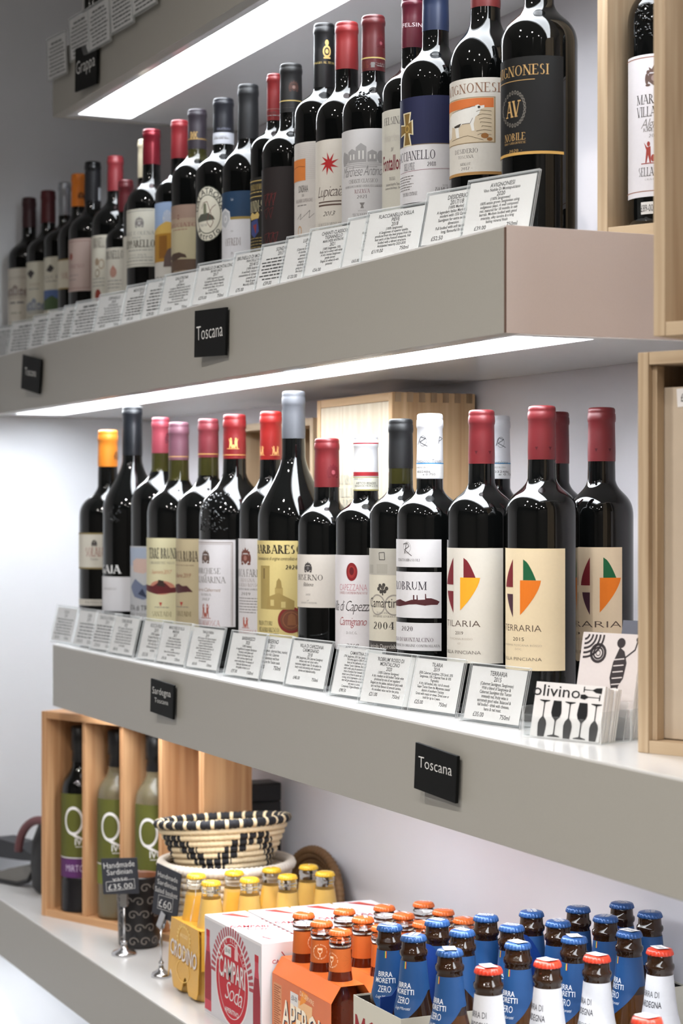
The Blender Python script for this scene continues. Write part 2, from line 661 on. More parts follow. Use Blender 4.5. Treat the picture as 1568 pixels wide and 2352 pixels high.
def downlight(x, y, k, where):
    d = thing('ceiling_downlight', (x, y, zc), 'round recessed ceiling downlight %s' % where, 'lamp', 'ceiling downlights')
    MB().lathe([(0.036, 0), (0.052, -0.001), (0.052, -0.006), (0.036, -0.008), (0.036, 0)], 28).build('trim_ring', M_CHAN, d)
    MB().lathe([(0, -0.004), (0.035, -0.004)], 24).build('lamp_face', M_LAMP, d)
    l = bpy.data.lights.new('downlight_beam', 'SPOT')
    l.energy = SPOT_POWER
    l.color = SPOT_COL
    l.spot_size = radians(150)
    l.spot_blend = 0.6
    l.shadow_soft_size = 0.035
    o = bpy.data.objects.new('downlight_beam', l)
    o.location = (0, 0, -0.03)
    link(o, d)


k = 0
for y, row in ((-0.25, 'nearest the shelves'), (-1.35, 'in the middle of the room')):
    for x, col in ((-1.9, 'closest to the side wall'), (-0.8, 'second from the side wall'), (0.3, 'behind the viewer'), (1.1, 'farthest behind the viewer')):
        downlight(x, y, k, row + ', ' + col)
        k += 1


# ------------------------------------------------------------------ wall shelves with light channels beneath
def shelf(label, x0, x1, zt, zb, yf=YF, led=None, seam=False, endmat=None):
    zt, zb = zt + CAMZ, zb + CAMZ
    t = 0.018
    s = thing('wall_shelf', ((x0 + x1) / 2, (yf + YB) / 2, zb), label, 'shelf', 'thick floating wall shelves')
    L = Matrix.Translation(-s.location)
    yb = YB - 0.0005

    def part(name, lo, hi, m, bev=0.0006):
        return MB().box(lo, hi, 0, bev, L).build(name, m, s)

    xe = x1 - (.0022 if seam else t + .0005)
    part('fascia', (x0, yf, zb), (x1 - .0003 if not seam else xe, yf + t, zt - .002), M_FASCIA)
    part('top_board', (x0, yf + .0005, zt - t), (xe, yb, zt), M_TOP)
    part('end_panel', (x1 - .002 if seam else x1 - t, yf + (.0016 if seam else t + .0005), zb), (x1, yb, zt - .002 * (not seam)), endmat or M_FASCIA, .0004)
    part('end_panel', (x0, yf + t + .0005, zb), (x0 + t, yb, zt - t - .0005), M_FASCIA)
    if seam:
        part('joint_strip', (x1 - .0021, yf + .0003, zb + .0005), (x1 - .0001, yf + .0015, zt - .0022), M_SEAM, 0)
    a, b = yf + .030, yf + .120            # the light channel
    xa, xb = x0 + (.040 if x0 > XW + .01 else .115), x1 - .034
    ub = zb + 0.012
    part('underside_board', (x0 + t + .0005, yf + t + .0005, zb + .0005), (x1 - t - .0005, a, ub), M_TOP, 0)
    part('underside_board', (x0 + t + .0005, b, zb + .0005), (x1 - t - .0005, yb, ub), M_TOP, 0)
    part('underside_board', (x0 + t + .0005, a + .0003, zb + .0005), (xa, b - .0003, ub), M_TOP, 0)
    part('underside_board', (xb, a + .0003, zb + .0005), (x1 - t - .0005, b - .0003, ub), M_TOP, 0)
    if led:
        d = 0.030
        ch = MB()
        ch.box((xa, a, ub), (xb, a + .0012, zb + d), 0, 0, L)
        ch.box((xa, b - .0012, ub), (xb, b, zb + d), 0, 0, L)
        ch.box((xa, a + .0013, ub), (xa + .0012, b - .0013, zb + d), 0, 0, L)
        ch.box((xb - .0012, a + .0013, ub), (xb, b - .0013, zb + d), 0, 0, L)
        lt = ch.build('light_channel', M_CHAN, s)
        MB().box((xa + .0015, a + .0015, zb + d - .002), (xb - .0015, b - .0015, zb + d), 0, 0, L).build('led_diffuser', led, lt)
    return s


shelf('uppermost grey shelf with a bright light channel under it, ending short of the side wall', XL0, -1.05, Z0B + THK, Z0B, led=M_LED)
shelf('second shelf from top, carrying the upper row of wine, with a pale squared right end', XW + .001, XR1, Z1T, Z1B, led=M_LED_BRIGHT, seam=True, endmat=M_FASCIA_END)
shelf('third shelf from top, carrying the lower row of wine and the card holders', XL0, -1.05, Z2T, Z2B, led=M_LED_DIM)
shelf('lowest shelf, white topped, carrying crates, baskets and aperitif bottles', XW + .001, -1.05, Z3T, Z3B, YF3, led=M_LED)

# ------------------------------------------------------------------ wine bottles
M_GLASS = mat('near_black_glass', (7, 8, 8), 0.035, var=0.05, scale=20, spec=0.5)
M_OLIVE = mat('olive_neck_glass', (44, 42, 18), 0.05, var=0.1, scale=60, spec=0.5)
GOLD = mat('gold_foil', (190, 158, 96), 0.35, 0.6, var=0.1, scale=400)


def foil(r, g, b, rough=0.40, metal=0.10):
    return mat('foil_%d_%d_%d' % (r, g, b), (r, g, b), rough, metal, var=0.06, scale=160, bump=0.03, spec=0.5)


def bez(p0, p1, p2, p3, n):
    out = []
    for i in range(1, n + 1):
        t = i / n
        a = 1 - t
        out.append(tuple(a ** 3 * p0[k] + 3 * a * a * t * p1[k] + 3 * a * t * t * p2[k] + t ** 3 * p3[k] for k in (0, 1)))
    return out


def wine_profile(H, R, rn, z0, z1, style='bordeaux'):
    """z1: top of the straight body, z0: foot of the neck."""
    P = [(0.0, 0.022), (R * .45, .014), (R * .78, 0.0025), (R * .88, 0.0), (R * .955, 0.0016), (R * .99, 0.006), (R, .012), (R, z1 * .5), (R, z1)]
    rb = rn * 1.10
    d = z0 - z1
    if style == 'bordeaux':
        P += bez((R, z1), (R, z1 + d * .72), (rb + (R - rb) * .16, z0 - d * .32), (rb, z0 + d * .12), 16)
    else:
        P += bez((R, z1), (R * .99, z1 + d * .34), (rb * 1.25, z0 - d * .34), (rb, z0), 18)
    zt = P[-1][1]
    for i in range(1, 7):
        t = i / 6
        P.append((rb + (rn - rb) * t, zt + (H - .004 - zt) * t))
    P += [(rn * .9, H - .002), (rn * .5, H - .0015), (0, H - .0015)]
    return P


def prof_r(P, z):
    best = 0.0
    for (r0, a), (r1, b) in zip(P[:-1], P[1:]):
        if a != b and min(a, b) - 1e-9 <= z <= max(a, b) + 1e-9:
            best = max(best, r0 + (r1 - r0) * (z - a) / (b - a))
    return best


class Ctx:
    """One bottle seen from the shop: turns measured heights and widths into places on its skin."""

    def __init__(s, root, u, w, hl, R, zs, prof, rad=None):
        s.root, s.u, s.w, s.hl, s.R, s.zs, s.prof = root, u, w, hl, R, zs, prof
        c = Vector((-root.location.x, -root.location.y, 0)).normalized()
        s.c, s.rt = c, Vector((-c.y, c.x, 0))

    def al(s, u):
        return asin(max(-1, min(1, (u - s.u) / s.hl)))

    def z(s, v, a=None):
        a = -0.3 if a is None else a
        return (V0 - v) * (s.w - s.R * cos(a)) / FPX - s.zs

    def map(s, x, y, l):
        """x: angle, y: height."""
        r = prof_r(s.prof, y) + l + 1.5e-4
        return (s.c * cos(x) + s.rt * sin(x)) * r + Vector((0, 0, y))


def draw(ctx, a0, items, art, rng):
    """Print a list of (kind, ...) items; u and v are measured positions, None is the label's own middle."""
    A = lambda u: a0 if u is None else ctx.al(u)
    k = 1.0 / ctx.R
    px = ctx.w / FPX
    for it in items:
        t = it[0]
        if t == 't':        # text, v top, v base, right edge, style, colour[, centre]
            _, s, v0, v1, ur, st, col = it[:7]
            c = A(it[7]) if len(it) > 7 else a0
            half = max(0.05, ctx.al(ur) - c)
            zb, zt = ctx.z(v1, c * .6), ctx.z(v0, c * .6)
            art.text(s, c, zb, zt - zb, 2 * half, st, C(*col))
        elif t == 'arc':    # letters round an arc: text, centre u v, radius mm and px, first angle, step, px height, style, colour
            _, s, u, v, rm, rp, g0, st_, hp, sty, col = it
            for n, ch in enumerate(s):
                g = radians(g0 + st_ * n)
                if ch != ' ':
                    up_ = g if st_ < 0 else g + pi
                    x, y = A(u) + rm / 1000 * k * cos(g), ctx.z(v) + rp * px * sin(g)
                    V, F, W = text2d(ch, sty)
                    hh = hp * px
                    q = up_ - pi / 2
                    art.add([(x + ((p[0] - W / 2) * hh * cos(q) - (p[1] - .5) * hh * sin(q)) * k, y + (p[0] - W / 2) * hh * sin(q) + (p[1] - .5) * hh * cos(q)) for p in V], F, C(*col), 6)
        elif t == 'd':      # dashes, v, height px, left, right, colour
            _, v, h, ul, ur, col = it
            a, b = A(ul), A(ur)
            x = a
            hh = h * px
            while x < b:
                l = hh * rng.uniform(1.5, 4.5) * k
                art.rect(x, ctx.z(v), min(b, x + l), ctx.z(v) + hh * .65, C(*col), 3)
                x += l + hh * .6 * k
        elif t == 'r':      # rectangle u0 v0 u1 v1 colour
            _, ul, v0, ur, v1, col = it[:6]
            art.rect(A(ul), ctx.z(v1), A(ur), ctx.z(v0), C(*col), it[6] if len(it) > 6 else 2, 10)
        elif t == 'p':      # polygon of u, v
            art.poly([(A(u), ctx.z(v)) for u, v in it[1]], C(*it[2]), it[3] if len(it) > 3 else 3)
        elif t == 'l':      # line of u, v
            pts = [(A(u), ctx.z(v)) for u, v in it[1]]
            w = it[2] * px
            for p, q in zip(pts[:-1], pts[1:]):
                dx, dy = (q[0] - p[0]) * ctx.R, q[1] - p[1]
                n = sqrt(dx * dx + dy * dy) or 1
                ox, oy = -dy / n * w / 2 * k, dx / n * w / 2
                art.add([(p[0] - ox, p[1] - oy), (q[0] - ox, q[1] - oy), (q[0] + ox, q[1] + oy), (p[0] + ox, p[1] + oy)], [[0, 1, 2, 3]], C(*it[3]), it[4] if len(it) > 4 else 4)
        elif t == 'e':      # ellipse: centre u v, radii mm wide, px high, colour[, inner]
            _, u, v, rx, ry, col = it[:6]
            art.ell(A(u), ctx.z(v), rx / 1000 * k, ry * px, C(*col), it[7] if len(it) > 7 else 2, 26, it[6] if len(it) > 6 else 0)
        elif t == 'crest':  # crowned shield with supporters: centre u, v0, v1, colour
            _, u, v0, v1, col = it
            c, zt, zb = A(u), ctx.z(v0), ctx.z(v1)
            h = zt - zb
            f = h * k
            m = C(*col)
            art.poly([(c - .25 * f, zb + .62 * h), (c - .25 * f, zb + .28 * h), (c, zb + .08 * h), (c + .25 * f, zb + .28 * h), (c + .25 * f, zb + .62 * h)], m, 3)
            art.ell(c, zb + .42 * h, .13 * f, .14 * h, C(*[min(255, q + 48) for q in col]), 4, 12)
            for d in (-1, 1):
                art.ell(c + d * .33 * f, zb + .40 * h, .09 * f, .25 * h, m, 3, 12)
                art.ell(c + d * .28 * f, zb + .12 * h, .12 * f, .06 * h, m, 3, 10)
                art.ell(c + d * .27 * f, zb + .70 * h, .08 * f, .09 * h, m, 3, 10)
            art.poly([(c - .2 * f, zb + .68 * h), (c - .24 * f, zb + .92 * h), (c - .1 * f, zb + .82 * h), (c, zb + h), (c + .1 * f, zb + .82 * h), (c + .24 * f, zb + .92 * h), (c + .2 * f, zb + .68 * h)], m, 3)
        elif t == 'house':  # engraving of a villa among trees
            _, u, v, wmm, hpx, col = it
            c, z, f, h, m = A(u), ctx.z(v), wmm / 1000 * k, hpx * px, C(*col)
            for x, ww, hh in ((-.22, .2, .7), (-.02, .22, .95), (.2, .18, .6)):
                art.poly([(c + (x - ww / 2) * f, z), (c + (x + ww / 2) * f, z), (c + (x + ww / 2) * f, z + hh * h * .8), (c + x * f, z + hh * h), (c + (x - ww / 2) * f, z + hh * h * .8)], m, 3)
                for q in (-.05, .03):
                    art.rect(c + (x + q) * f, z + .15 * h, c + (x + q + .03) * f, z + hh * .6 * h, C(205, 203, 200), 4)
            for x in (-.45, -.38, .36, .44, .5):
                art.ell(c + x * f, z + .25 * h, .07 * f, rng.uniform(.25, .4) * h, m, 3, 9)
            for j in range(3):
                art.rect(c - (.5 - .1 * j) * f, z - (.08 + .09 * j) * h, c + (.5 - .1 * j) * f, z - (.05 + .09 * j) * h, m, 3, 6)
        elif t == 'figs':   # two small facing figures on a base line
            _, u, v0, v1, col = it
            c, zt, zb = A(u), ctx.z(v0), ctx.z(v1)
            h, m = zt - zb, C(*col)
            f = h * k
            for d in (-1, 1):
                art.poly([(c + d * .1 * f, zb), (c + d * .16 * f, zb), (c + d * .24 * f, zb + .35 * h), (c + d * .32 * f, zb), (c + d * .38 * f, zb), (c + d * .32 * f, zb + .7 * h), (c + d * .12 * f, zb + .75 * h)][::d], m, 3)
                art.ell(c + d * .22 * f, zb + .86 * h, .08 * f, .12 * h, m, 3, 10)
                art.poly([(c + d * .28 * f, zb + .7 * h), (c + d * .45 * f, zb + .95 * h), (c + d * .34 * f, zb + .6 * h)][::d], m, 3)
            art.ell(c, zb + .2 * h, .1 * f, .17 * h, m, 3, 12)
            art.rect(c - .6 * f, zb - .05 * h, c + .55 * f, zb - .01 * h, m, 3, 4)
        elif t == 'sun':
            _, u, v, rpx, col = it
            c, z, r = A(u), ctx.z(v), rpx * px
            P = []
            for i in range(18):
                a = pi / 2 + 2 * pi * i / 18
                q = r * (1.0 if i % 2 == 0 else .36)
                if i % 2 == 0:
                    P.append((c + r * .7 * cos(a + .05) * k, z + r * .7 * sin(a + .05)))
                    a += .16
                P.append((c + q * cos(a) * k, z + q * sin(a)))
            art.poly(P, C(*col), 3)


def label_art(ctx, spec, rng, name='front_label', parent=None):
    """spec: (v0, v1, middle angle, half angle, paper colour, items)"""
    v0, v1, a0, ah, col, items = spec
    a0, ah = radians(a0), radians(ah)
    art = Art()
    if col:
        art.rect(a0 - ah, ctx.z(v1), a0 + ah, ctx.z(v0), C(*col, 0.65), 0, 48, 2)
    draw(ctx, a0, items, art, rng)
    o = art.build(name, ctx.map, parent or ctx.root, curved=.07)
    return o


def bottle(label, cat, u, Y, vt, hl, vr, vc, v0, v1, cap, labels, zs=Z2T, style='bordeaux', rimw=None, neck=None, bands=(), H=None, extras=(), group=None, seed=0, emboss=None, caplab=None):
    """u: axis; vt: top; hl: half width; vr, vc: lower edges of the capsule's rim and of the capsule; v0: foot of neck; v1: top of straight body."""
    w = depth_y(u, Y)
    P = pt(u, V0, w)
    P.z = CAMZ + zs
    R = hl * w / FPX
    px = w / FPX
    h = (V0 - vt) * px - zs if H is None else H
    top = zs + h                              # relative to the lens
    zz = lambda v: (V0 - v) * px - zs
    root = thing('wine_bottle', P, label, cat, group)
    rim = (rimw or 0.0152 / px * 2) / 2 * px
    rn = rim - 0.0013
    prof = wine_profile(h, R, rn, zz(v0), zz(v1), style)
    zc, zr = zz(vc), zz(vr)
    zo = zc - (neck or 0)

    def mi(j, a):
        z = prof[j + 1][1]
        return 1 if (neck and z > zo and prof[j][0] < R * .6 and z < h - .02) else 0
    pr = prof
    if neck:
        pr = []
        for a, b in zip(prof[:-1], prof[1:]):
            pr.append(a)
            if a[1] < zo < b[1] and a[0] < R * .6:
                t = (zo - a[1]) / (b[1] - a[1])
                pr.append((a[0] + (b[0] - a[0]) * t, zo))
        pr.append(prof[-1])
        prof = pr
    MB().lathe(prof, 44, mi).build('glass_body', [M_GLASS, M_OLIVE], root)
    ctx = Ctx(root, u, w, hl, R, zs, prof)
    rng = random.Random(seed + int(u))
    if cap:
        e = 0.0005
        cp = [(prof_r(prof, zc) + e * .4, zc)]
        for i in range(1, 5):
            z = zc + (zr - zc) * i / 4
            cp.append((max(prof_r(prof, z), rn) + e, z))
        cp += [(rim, zr + .0012), (rim + .0003, zr + .004), (rim, zr + (h - zr) * .55), (rim - .0006, zr + (h - zr) * .62), (rim - .0003, zr + (h - zr) * .7),
               (rim - .0005, h - .0022), (rim - .0016, h - .0006), (rim - .004, h), (rim * .6, h - .0004), (0, h - .0004)]
        co = MB().lathe(cp, 40).build('capsule', cap, root)
        if bands or caplab:
            art = Art()
            cctx = Ctx(root, u, w, rn / px, rn + .0008, zs, cp)
            for b in bands:            # v0, v1, colour
                art.rect(-pi, cctx.z(b[1]), pi, cctx.z(b[0]), C(*b[2], 0.5), b[3] if len(b) > 3 else 1, 40)
            if caplab:
                draw(cctx, radians(caplab[0]), caplab[1], art, rng)
            art.build('capsule_print', cctx.map, co, curved=.12)
    for n, sp in enumerate(labels):
        label_art(ctx, sp, rng, 'front_label')
    if emboss:
        embossing(ctx, *emboss)
    return root, ctx


def embossing(ctx, u, v, rmm, n, seed):
    """Raised glass marks on the shoulder."""
    rng = random.Random(seed)
    mb = MB()
    c = ctx.al(u)
    z0 = ctx.z(v, c)
    for i in range(n):
        a = c + rng.uniform(-1, 1) * rmm / 1000 / ctx.R
        z = z0 + rng.uniform(-1, 1) * rmm / 1000
        p0 = ctx.map(a, z, 0)
        a2 = a + rng.uniform(-.1, .1)
        p1 = ctx.map(a2, z + rng.uniform(-.004, .004), 0)
        mb.tube([p0, (p0 + p1) / 2 + (p0 + p1 - 2 * Vector((0, 0, z))).normalized() * .0002, p1], .0011, 5)
    mb.build('glass_relief', M_GLASS, ctx.root)


DK = (62, 58, 58)
GY = (120, 116, 114)
RD = (150, 44, 50)


def tilaria_logo(u, col_tr, col_br, col_bl, gx0, gx1, xr1, xr2, xl, v):
    """Four-piece leaf: right-top quarter, right-bottom wing, left halves. v = top, waist top, wing top, bottom, left split top and bottom."""
    vt, vw, vg, vb, ls, le = v

    def curve(x0, x1, ya, yb, p=1.6):
        return [(x0 + (x1 - x0) * (i / 8) ** (1 / p), ya + (yb - ya) * (i / 8)) for i in range(9)]
    it = []
    it.append(('p', [(gx1, vt)] + curve(gx1, xr1, vt, vw)[1:] + [(gx1, vw)], col_tr))
    it.append(('p', [(gx0, vg), (xr2, vg)] + [(gx0 + (xr2 - gx0) * (1 - (i / 8) ** 1.5), vg + (vb - vg) * i / 8) for i in range(1, 9)], col_br))
    it.append(('p', [(xl[0], vt), (xl[0], ls), (xl[1], ls)] + [(xl[1] + (xl[0] - xl[1]) * (i / 8) ** 1.7, ls + (vt - ls) * i / 8) for i in range(1, 8)], (116, 32, 40)))
    it.append(('p', [(xl[0], le), (xl[2], le)] + [(xl[2] + (xl[0] - xl[2]) * (i / 8) ** 1.6, le + (vb + 6 - le) * i / 8) for i in range(1, 9)], col_bl))
    return it


SANTADI = (176, 58, 52)
# ---- the lower row, from the side wall towards the viewer
Y2 = 1.055
bottle('large bottle with orange capsule and cream label between gold lines, first on the lower row', 'wine bottle', 247.7, 1.018, 988, 66, 1015, 1072, 1125, 1188, foil(206, 122, 36), [
    (1224, 1307, -28, 82, (206, 202, 190), [('r', 150, 1224, 330, 1227.5, (140, 124, 84)), ('r', 150, 1303.5, 330, 1307, (140, 124, 84)), ('t', 'SOLAIA', 1258, 1278, 240, 's', (148, 76, 66)),
     ('crest', 217, 1239, 1256, DK), ('t', 'Toscana', 1281, 1287, 226, 'i', GY)]),
    (1377, 1391, -28, 82, (204, 200, 190), [('t', 'ANTINORI', 1380.5, 1387, 243, 's', GY)])], rimw=46, caplab=(60, [('crest', 266, 1035, 1057, (120, 70, 30))]))
bottle('tall sloping black bottle with white letters over a white lower label, second on lower row', 'wine bottle', 304, 1.028, 933, 68.5, 956, 1046, 1060, 1172, foil(13, 16, 21, .35), [
    (1325, 1404, -52, 80, (212, 212, 216), [('t', 'Gaja Rosso', 1350, 1355, 268, 's', GY)]),
    (1294, 1322, -52, 60, None, [('t', 'GAJA', 1298, 1317, 277, 'S', (222, 222, 222))])], style='burgundy', rimw=46, emboss=(262, 1183, 11, 26, 4))
bottle('large bottle with pinkish red capsule and a painted grey-blue landscape label, third on lower row', 'wine bottle', 369, 1.041, 959, 69, 984, 1041, 1086, 1165, foil(126, 50, 61), [
    (1255, 1425, -45, 80, (190, 192, 196), [('r', 240, 1258, 420, 1300, (164, 176, 196)), ('p', [(306, 1290), (314, 1283), (340, 1284), (345, 1310), (330, 1318), (308, 1314)], (204, 178, 168)),
     ('p', [(302, 1350), (312, 1330), (330, 1345), (350, 1340), (360, 1368), (330, 1378), (310, 1372)], (112, 122, 148), 4), ('p', [(318, 1365), (328, 1352), (336, 1368), (344, 1358), (346, 1376)], (52, 60, 84), 5),
     ('t', 'TENUTA di TRINORO', 1391, 1403, 388, 'r', DK), ('t', 'ROSSO TOSCANA', 1409, 1415, 378, 'r', GY)])], rimw=42, neck=.028, caplab=(50, [('crest', 386, 990, 1020, (80, 30, 40))]))
bottle('large bottle with mauve capsule, pale green label and red hill picture, fourth on lower row', 'wine bottle', 410.5, 1.036, 970, 73.5, 1000, 1057, 1108, 1185, foil(96, 60, 72, .45), [
    (1236, 1450, -34, 82, (208, 202, 166), [('t', 'TERRE BRUNE', 1259, 1283, 408, 'S', DK), ('t', 'CARIGNANO DEL SULCIS', 1290, 1295.5, 402, 's', GY), ('t', 'Superiore 2017', 1309, 1318, 395, 'i', (190, 120, 96)),
     ('e', None, 1350, 23, 16, (190, 128, 108)), ('p', [(330, 1343), (352, 1347), (366, 1337), (380, 1339), (392, 1350), (440, 1346), (440, 1357), (392, 1362), (360, 1365), (330, 1356)], (96, 36, 40), 4),
     ('p', [(361, 1346), (365, 1332), (376, 1334), (380, 1348)], (60, 44, 40), 5), ('p', [(366, 1384), (373, 1384), (369.5, 1394)], SANTADI), ('d', 1396, 2.4, 356, 388, GY), ('t', 'SANTADI', 1405, 1416, 394, 's', (120, 108, 76))])],
    rimw=47, neck=.03, bands=((1048, 1049.5, (190, 150, 96)),))
bottle('large bottle with dark red capsule and tan label with grape picture, fifth on lower row', 'wine bottle', 478.5, 1.045, 962, 74.5, 992, 1051, 1105, 1182, foil(102, 37, 44), [
    (1238, 1450, -54, 80, (186, 172, 140), [('t', 'ROCCA RUBIA', 1266, 1290, 455, 'S', (66, 58, 48)), ('d', 1300, 3, 404, 446, (150, 130, 110)), ('t', 'Riserva 2019', 1317, 1327, 439, 'i', (140, 72, 62)),
     ('p', [(404, 1346), (412, 1342), (420, 1347), (430, 1346), (438, 1354), (444, 1360), (430, 1360), (410, 1364), (404, 1360)], (78, 42, 46), 4), ('e', 416, 1354, 7, 8, (60, 30, 44)), ('e', 426, 1355, 6, 6, (84, 40, 46)),
     ('p', [(414, 1384), (421, 1384), (417.5, 1394)], SANTADI), ('d', 1396, 2.4, 406, 434, GY), ('t', 'SANTADI', 1405, 1416, 439.5, 's', (110, 96, 66))])], rimw=48, neck=.026, bands=((1042, 1043.5, (200, 160, 90)),))
bottle('large bottle with embossed shoulder, crested label and gold figures on its red capsule', 'wine bottle', 538.5, 1.045, 952, 82, 985, 1054, 1098, 1195, foil(110, 22, 25), [
    (1240, 1440, -53.6, 55, (210, 207, 210), [('crest', None, 1262, 1297, (96, 78, 70)), ('t', 'MARCHESE', 1305, 1318, 507, 's', GY), ('t', 'di', 1319, 1324, 476, 'i', GY), ('t', 'VILLAMARINA', 1325, 1339, 518, 's', GY),
     ('t', 'Riserva Cabernet', 1351, 1359, 508, 'i', (150, 120, 100)), ('t', 'RISERVA', 1364, 1369, 485, 's', GY), ('t', '2017', 1374, 1380, 482, 's', GY), ('figs', None, 1387, 1420, (160, 88, 74)), ('t', 'SELLA&MOSCA', 1425, 1438, 505, 's', (170, 110, 104)),
     ('l', [(450, 1246), (534, 1246), (534, 1438)], 1.2, (120, 96, 80)), ('l', [(450, 1250), (531, 1250), (531, 1438)], .7, (150, 130, 120))])], rimw=53, emboss=(487, 1178, 26, 90, 9),
    bands=((1044, 1045.5, (200, 150, 90)),), caplab=(-6, [('figs', 536, 1005, 1030, (206, 160, 96))]))
bottle('large bottle with bright red capsule and quartered crest, behind the tallest grey-capped bottle', 'wine bottle', 622, 1.051, 945, 74, 975, 1056, 1105, 1190, foil(133, 26, 23), [
    (1238, 1475, -51.6, 80, (212, 209, 211), [('crest', None, 1257, 1301, (112, 66, 56)), ('t', 'TANCA FARRA', 1308, 1325, 608, 's', GY), ('t', 'SARDEGNA', 1329, 1337, 585, 's', (170, 160, 158)), ('t', 'ALGHERO ROSSO', 1340, 1348, 596, 's', (160, 150, 148)),
     ('t', 'DENOMINAZIONE DI ORIGINE CONTROLLATA', 1352, 1356, 600, 's', DK), ('t', '2019', 1361, 1368, 576, 's', GY), ('figs', None, 1418, 1443, (176, 92, 76)), ('t', 'SELLA&MOSCA', 1447, 1456, 590, 's', (190, 120, 110))]
     + [('d', 1376 + 6.5 * i, 2.6, 550, 604 - (i == 5) * 16, GY) for i in range(6)])], rimw=51, caplab=(-5, [('figs', 602, 1024, 1045, (206, 150, 96)), ('figs', 632, 1024, 1045, (206, 150, 96))]))
bottle('tallest slope-shouldered bottle with matt grey capsule and yellow label with red seal', 'wine bottle', 674, 1.045, 898.5, 83, 933, 1007.5, 1050, 1195, foil(74, 75, 80, .55, .05), [
    (1242, 1466, -26, 80, (206, 188, 128), [('t', 'BARBARESCO', 1252, 1272, 711, 'S', (46, 40, 34)), ('t', 'Denominazione di origine controllata e garantita', 1279, 1287, 708, 'i', (60, 52, 40)),
     ('t', '2020', 1298, 1308, 684, 'S', (46, 40, 34), 670), ('r', 600, 1300, 620, 1400, (160, 140, 84)), ('r', 606, 1306, 609, 1330, (120, 100, 60), 3), ('p', [(634, 1352), (636, 1335), (641, 1328), (646, 1335), (648, 1352)], (150, 128, 76)), ('r', 632, 1350, 650, 1392, (168, 146, 90)),
     ('p', [(612, 1400), (616, 1372), (640, 1362), (660, 1372), (676, 1380), (676, 1400)], (156, 134, 80)), ('r', 622, 1378, 630, 1392, (196, 178, 120), 4), ('r', 646, 1382, 656, 1396, (196, 178, 120), 4),
     ('t', 'PRODUTTORI', 1427, 1437, 626, 's', (58, 52, 36), 608), ('t', 'DEL BARBARESCO', 1442, 1452, 641, 's', (58, 52, 36), 614), ('d', 1457, 2.5, 596, 640, (90, 80, 50)),
     ('e', 668, 1424, 17.5, 30, (124, 42, 40)), ('e', 668, 1424, 14, 24, (110, 66, 48), 0, 4), ('e', 668, 1424, 11, 19, (140, 92, 62), .9, 5), ('p', [(660, 1436), (662, 1414), (669, 1408), (678, 1414), (680, 1436)], (134, 88, 58), 6)])],
    style='burgundy', rimw=54)
bottle('bottle with red crested capsule and short cream label in the middle of the lower row', 'wine bottle', 750.5, 1.045, 1006.6, 67.5, 1035, 1119, 1155, 1212, foil(107, 29, 33), [
    (1274, 1396, -39.5, 72, (206, 199, 190), [('crest', None, 1290, 1317, DK), ('t', 'BISERNO', 1320, 1333, 742, 's', (70, 64, 62)), ('t', 'Bibbona', 1338, 1347, 720, 'i', DK), ('t', '2011', 1364, 1368, 713, 's', GY), ('t', 'di', 1378, 1381, 710, 'i', GY),
     ('t', 'LODOVICO ANTINORI', 1383, 1387, 728, 's', GY)])], rimw=58, caplab=(20, [('crest', 764, 1064, 1100, (96, 20, 28))]))
RDC = (150, 40, 46)
bottle('bottle with white and red banded capsule and white label bearing a red wax seal', 'wine bottle', 840, 1.046, 998, 70, 1029, 1127.5, 1150, 1205, foil(198, 197, 199, .45, 0), [
    (1275, 1494, -27.4, 78, (212, 208, 210), [('e', None, 1313.7, 7.5, 20.7, (126, 30, 34)), ('e', None, 1313.7, 5.3, 14, (150, 48, 46), 0, 3), ('e', None, 1312, 3, 9, (96, 22, 28), 0, 4), ('t', 'CAPEZZANA', 1342, 1357, 843, 'l', (196, 140, 150)),
     ('t', 'CONTE CONTINI BONACOSSI', 1359.5, 1365, 843, 's', RDC), ('t', 'Villa di Capezzana', 1380, 1404, 871, 'i', DK), ('t', 'Carmignano', 1418, 1437, 842, 'i', RDC), ('t', 'D.O.C.G.', 1451, 1457, 821, 's', GY), ('t', '2018', 1479, 1488, 824, 'i', DK)])],
    rimw=57, bands=((1016.5, 1019, RDC), (1084, 1093, RDC), (1095, 1126, (206, 204, 190)), (1095, 1097, (150, 140, 84), 2), (1124, 1127, (150, 140, 84), 2)),
    caplab=(-15, [('t', 'CARMIGNANO', 1098.5, 1101.5, 838, 's', DK, 824), ('t', 'ABTC01836205', 1107, 1112.5, 860, 'r', DK, 840), ('t', 'RE02VOKYB39 e 0.750', 1114, 1118, 864, 'r', DK, 842)]))
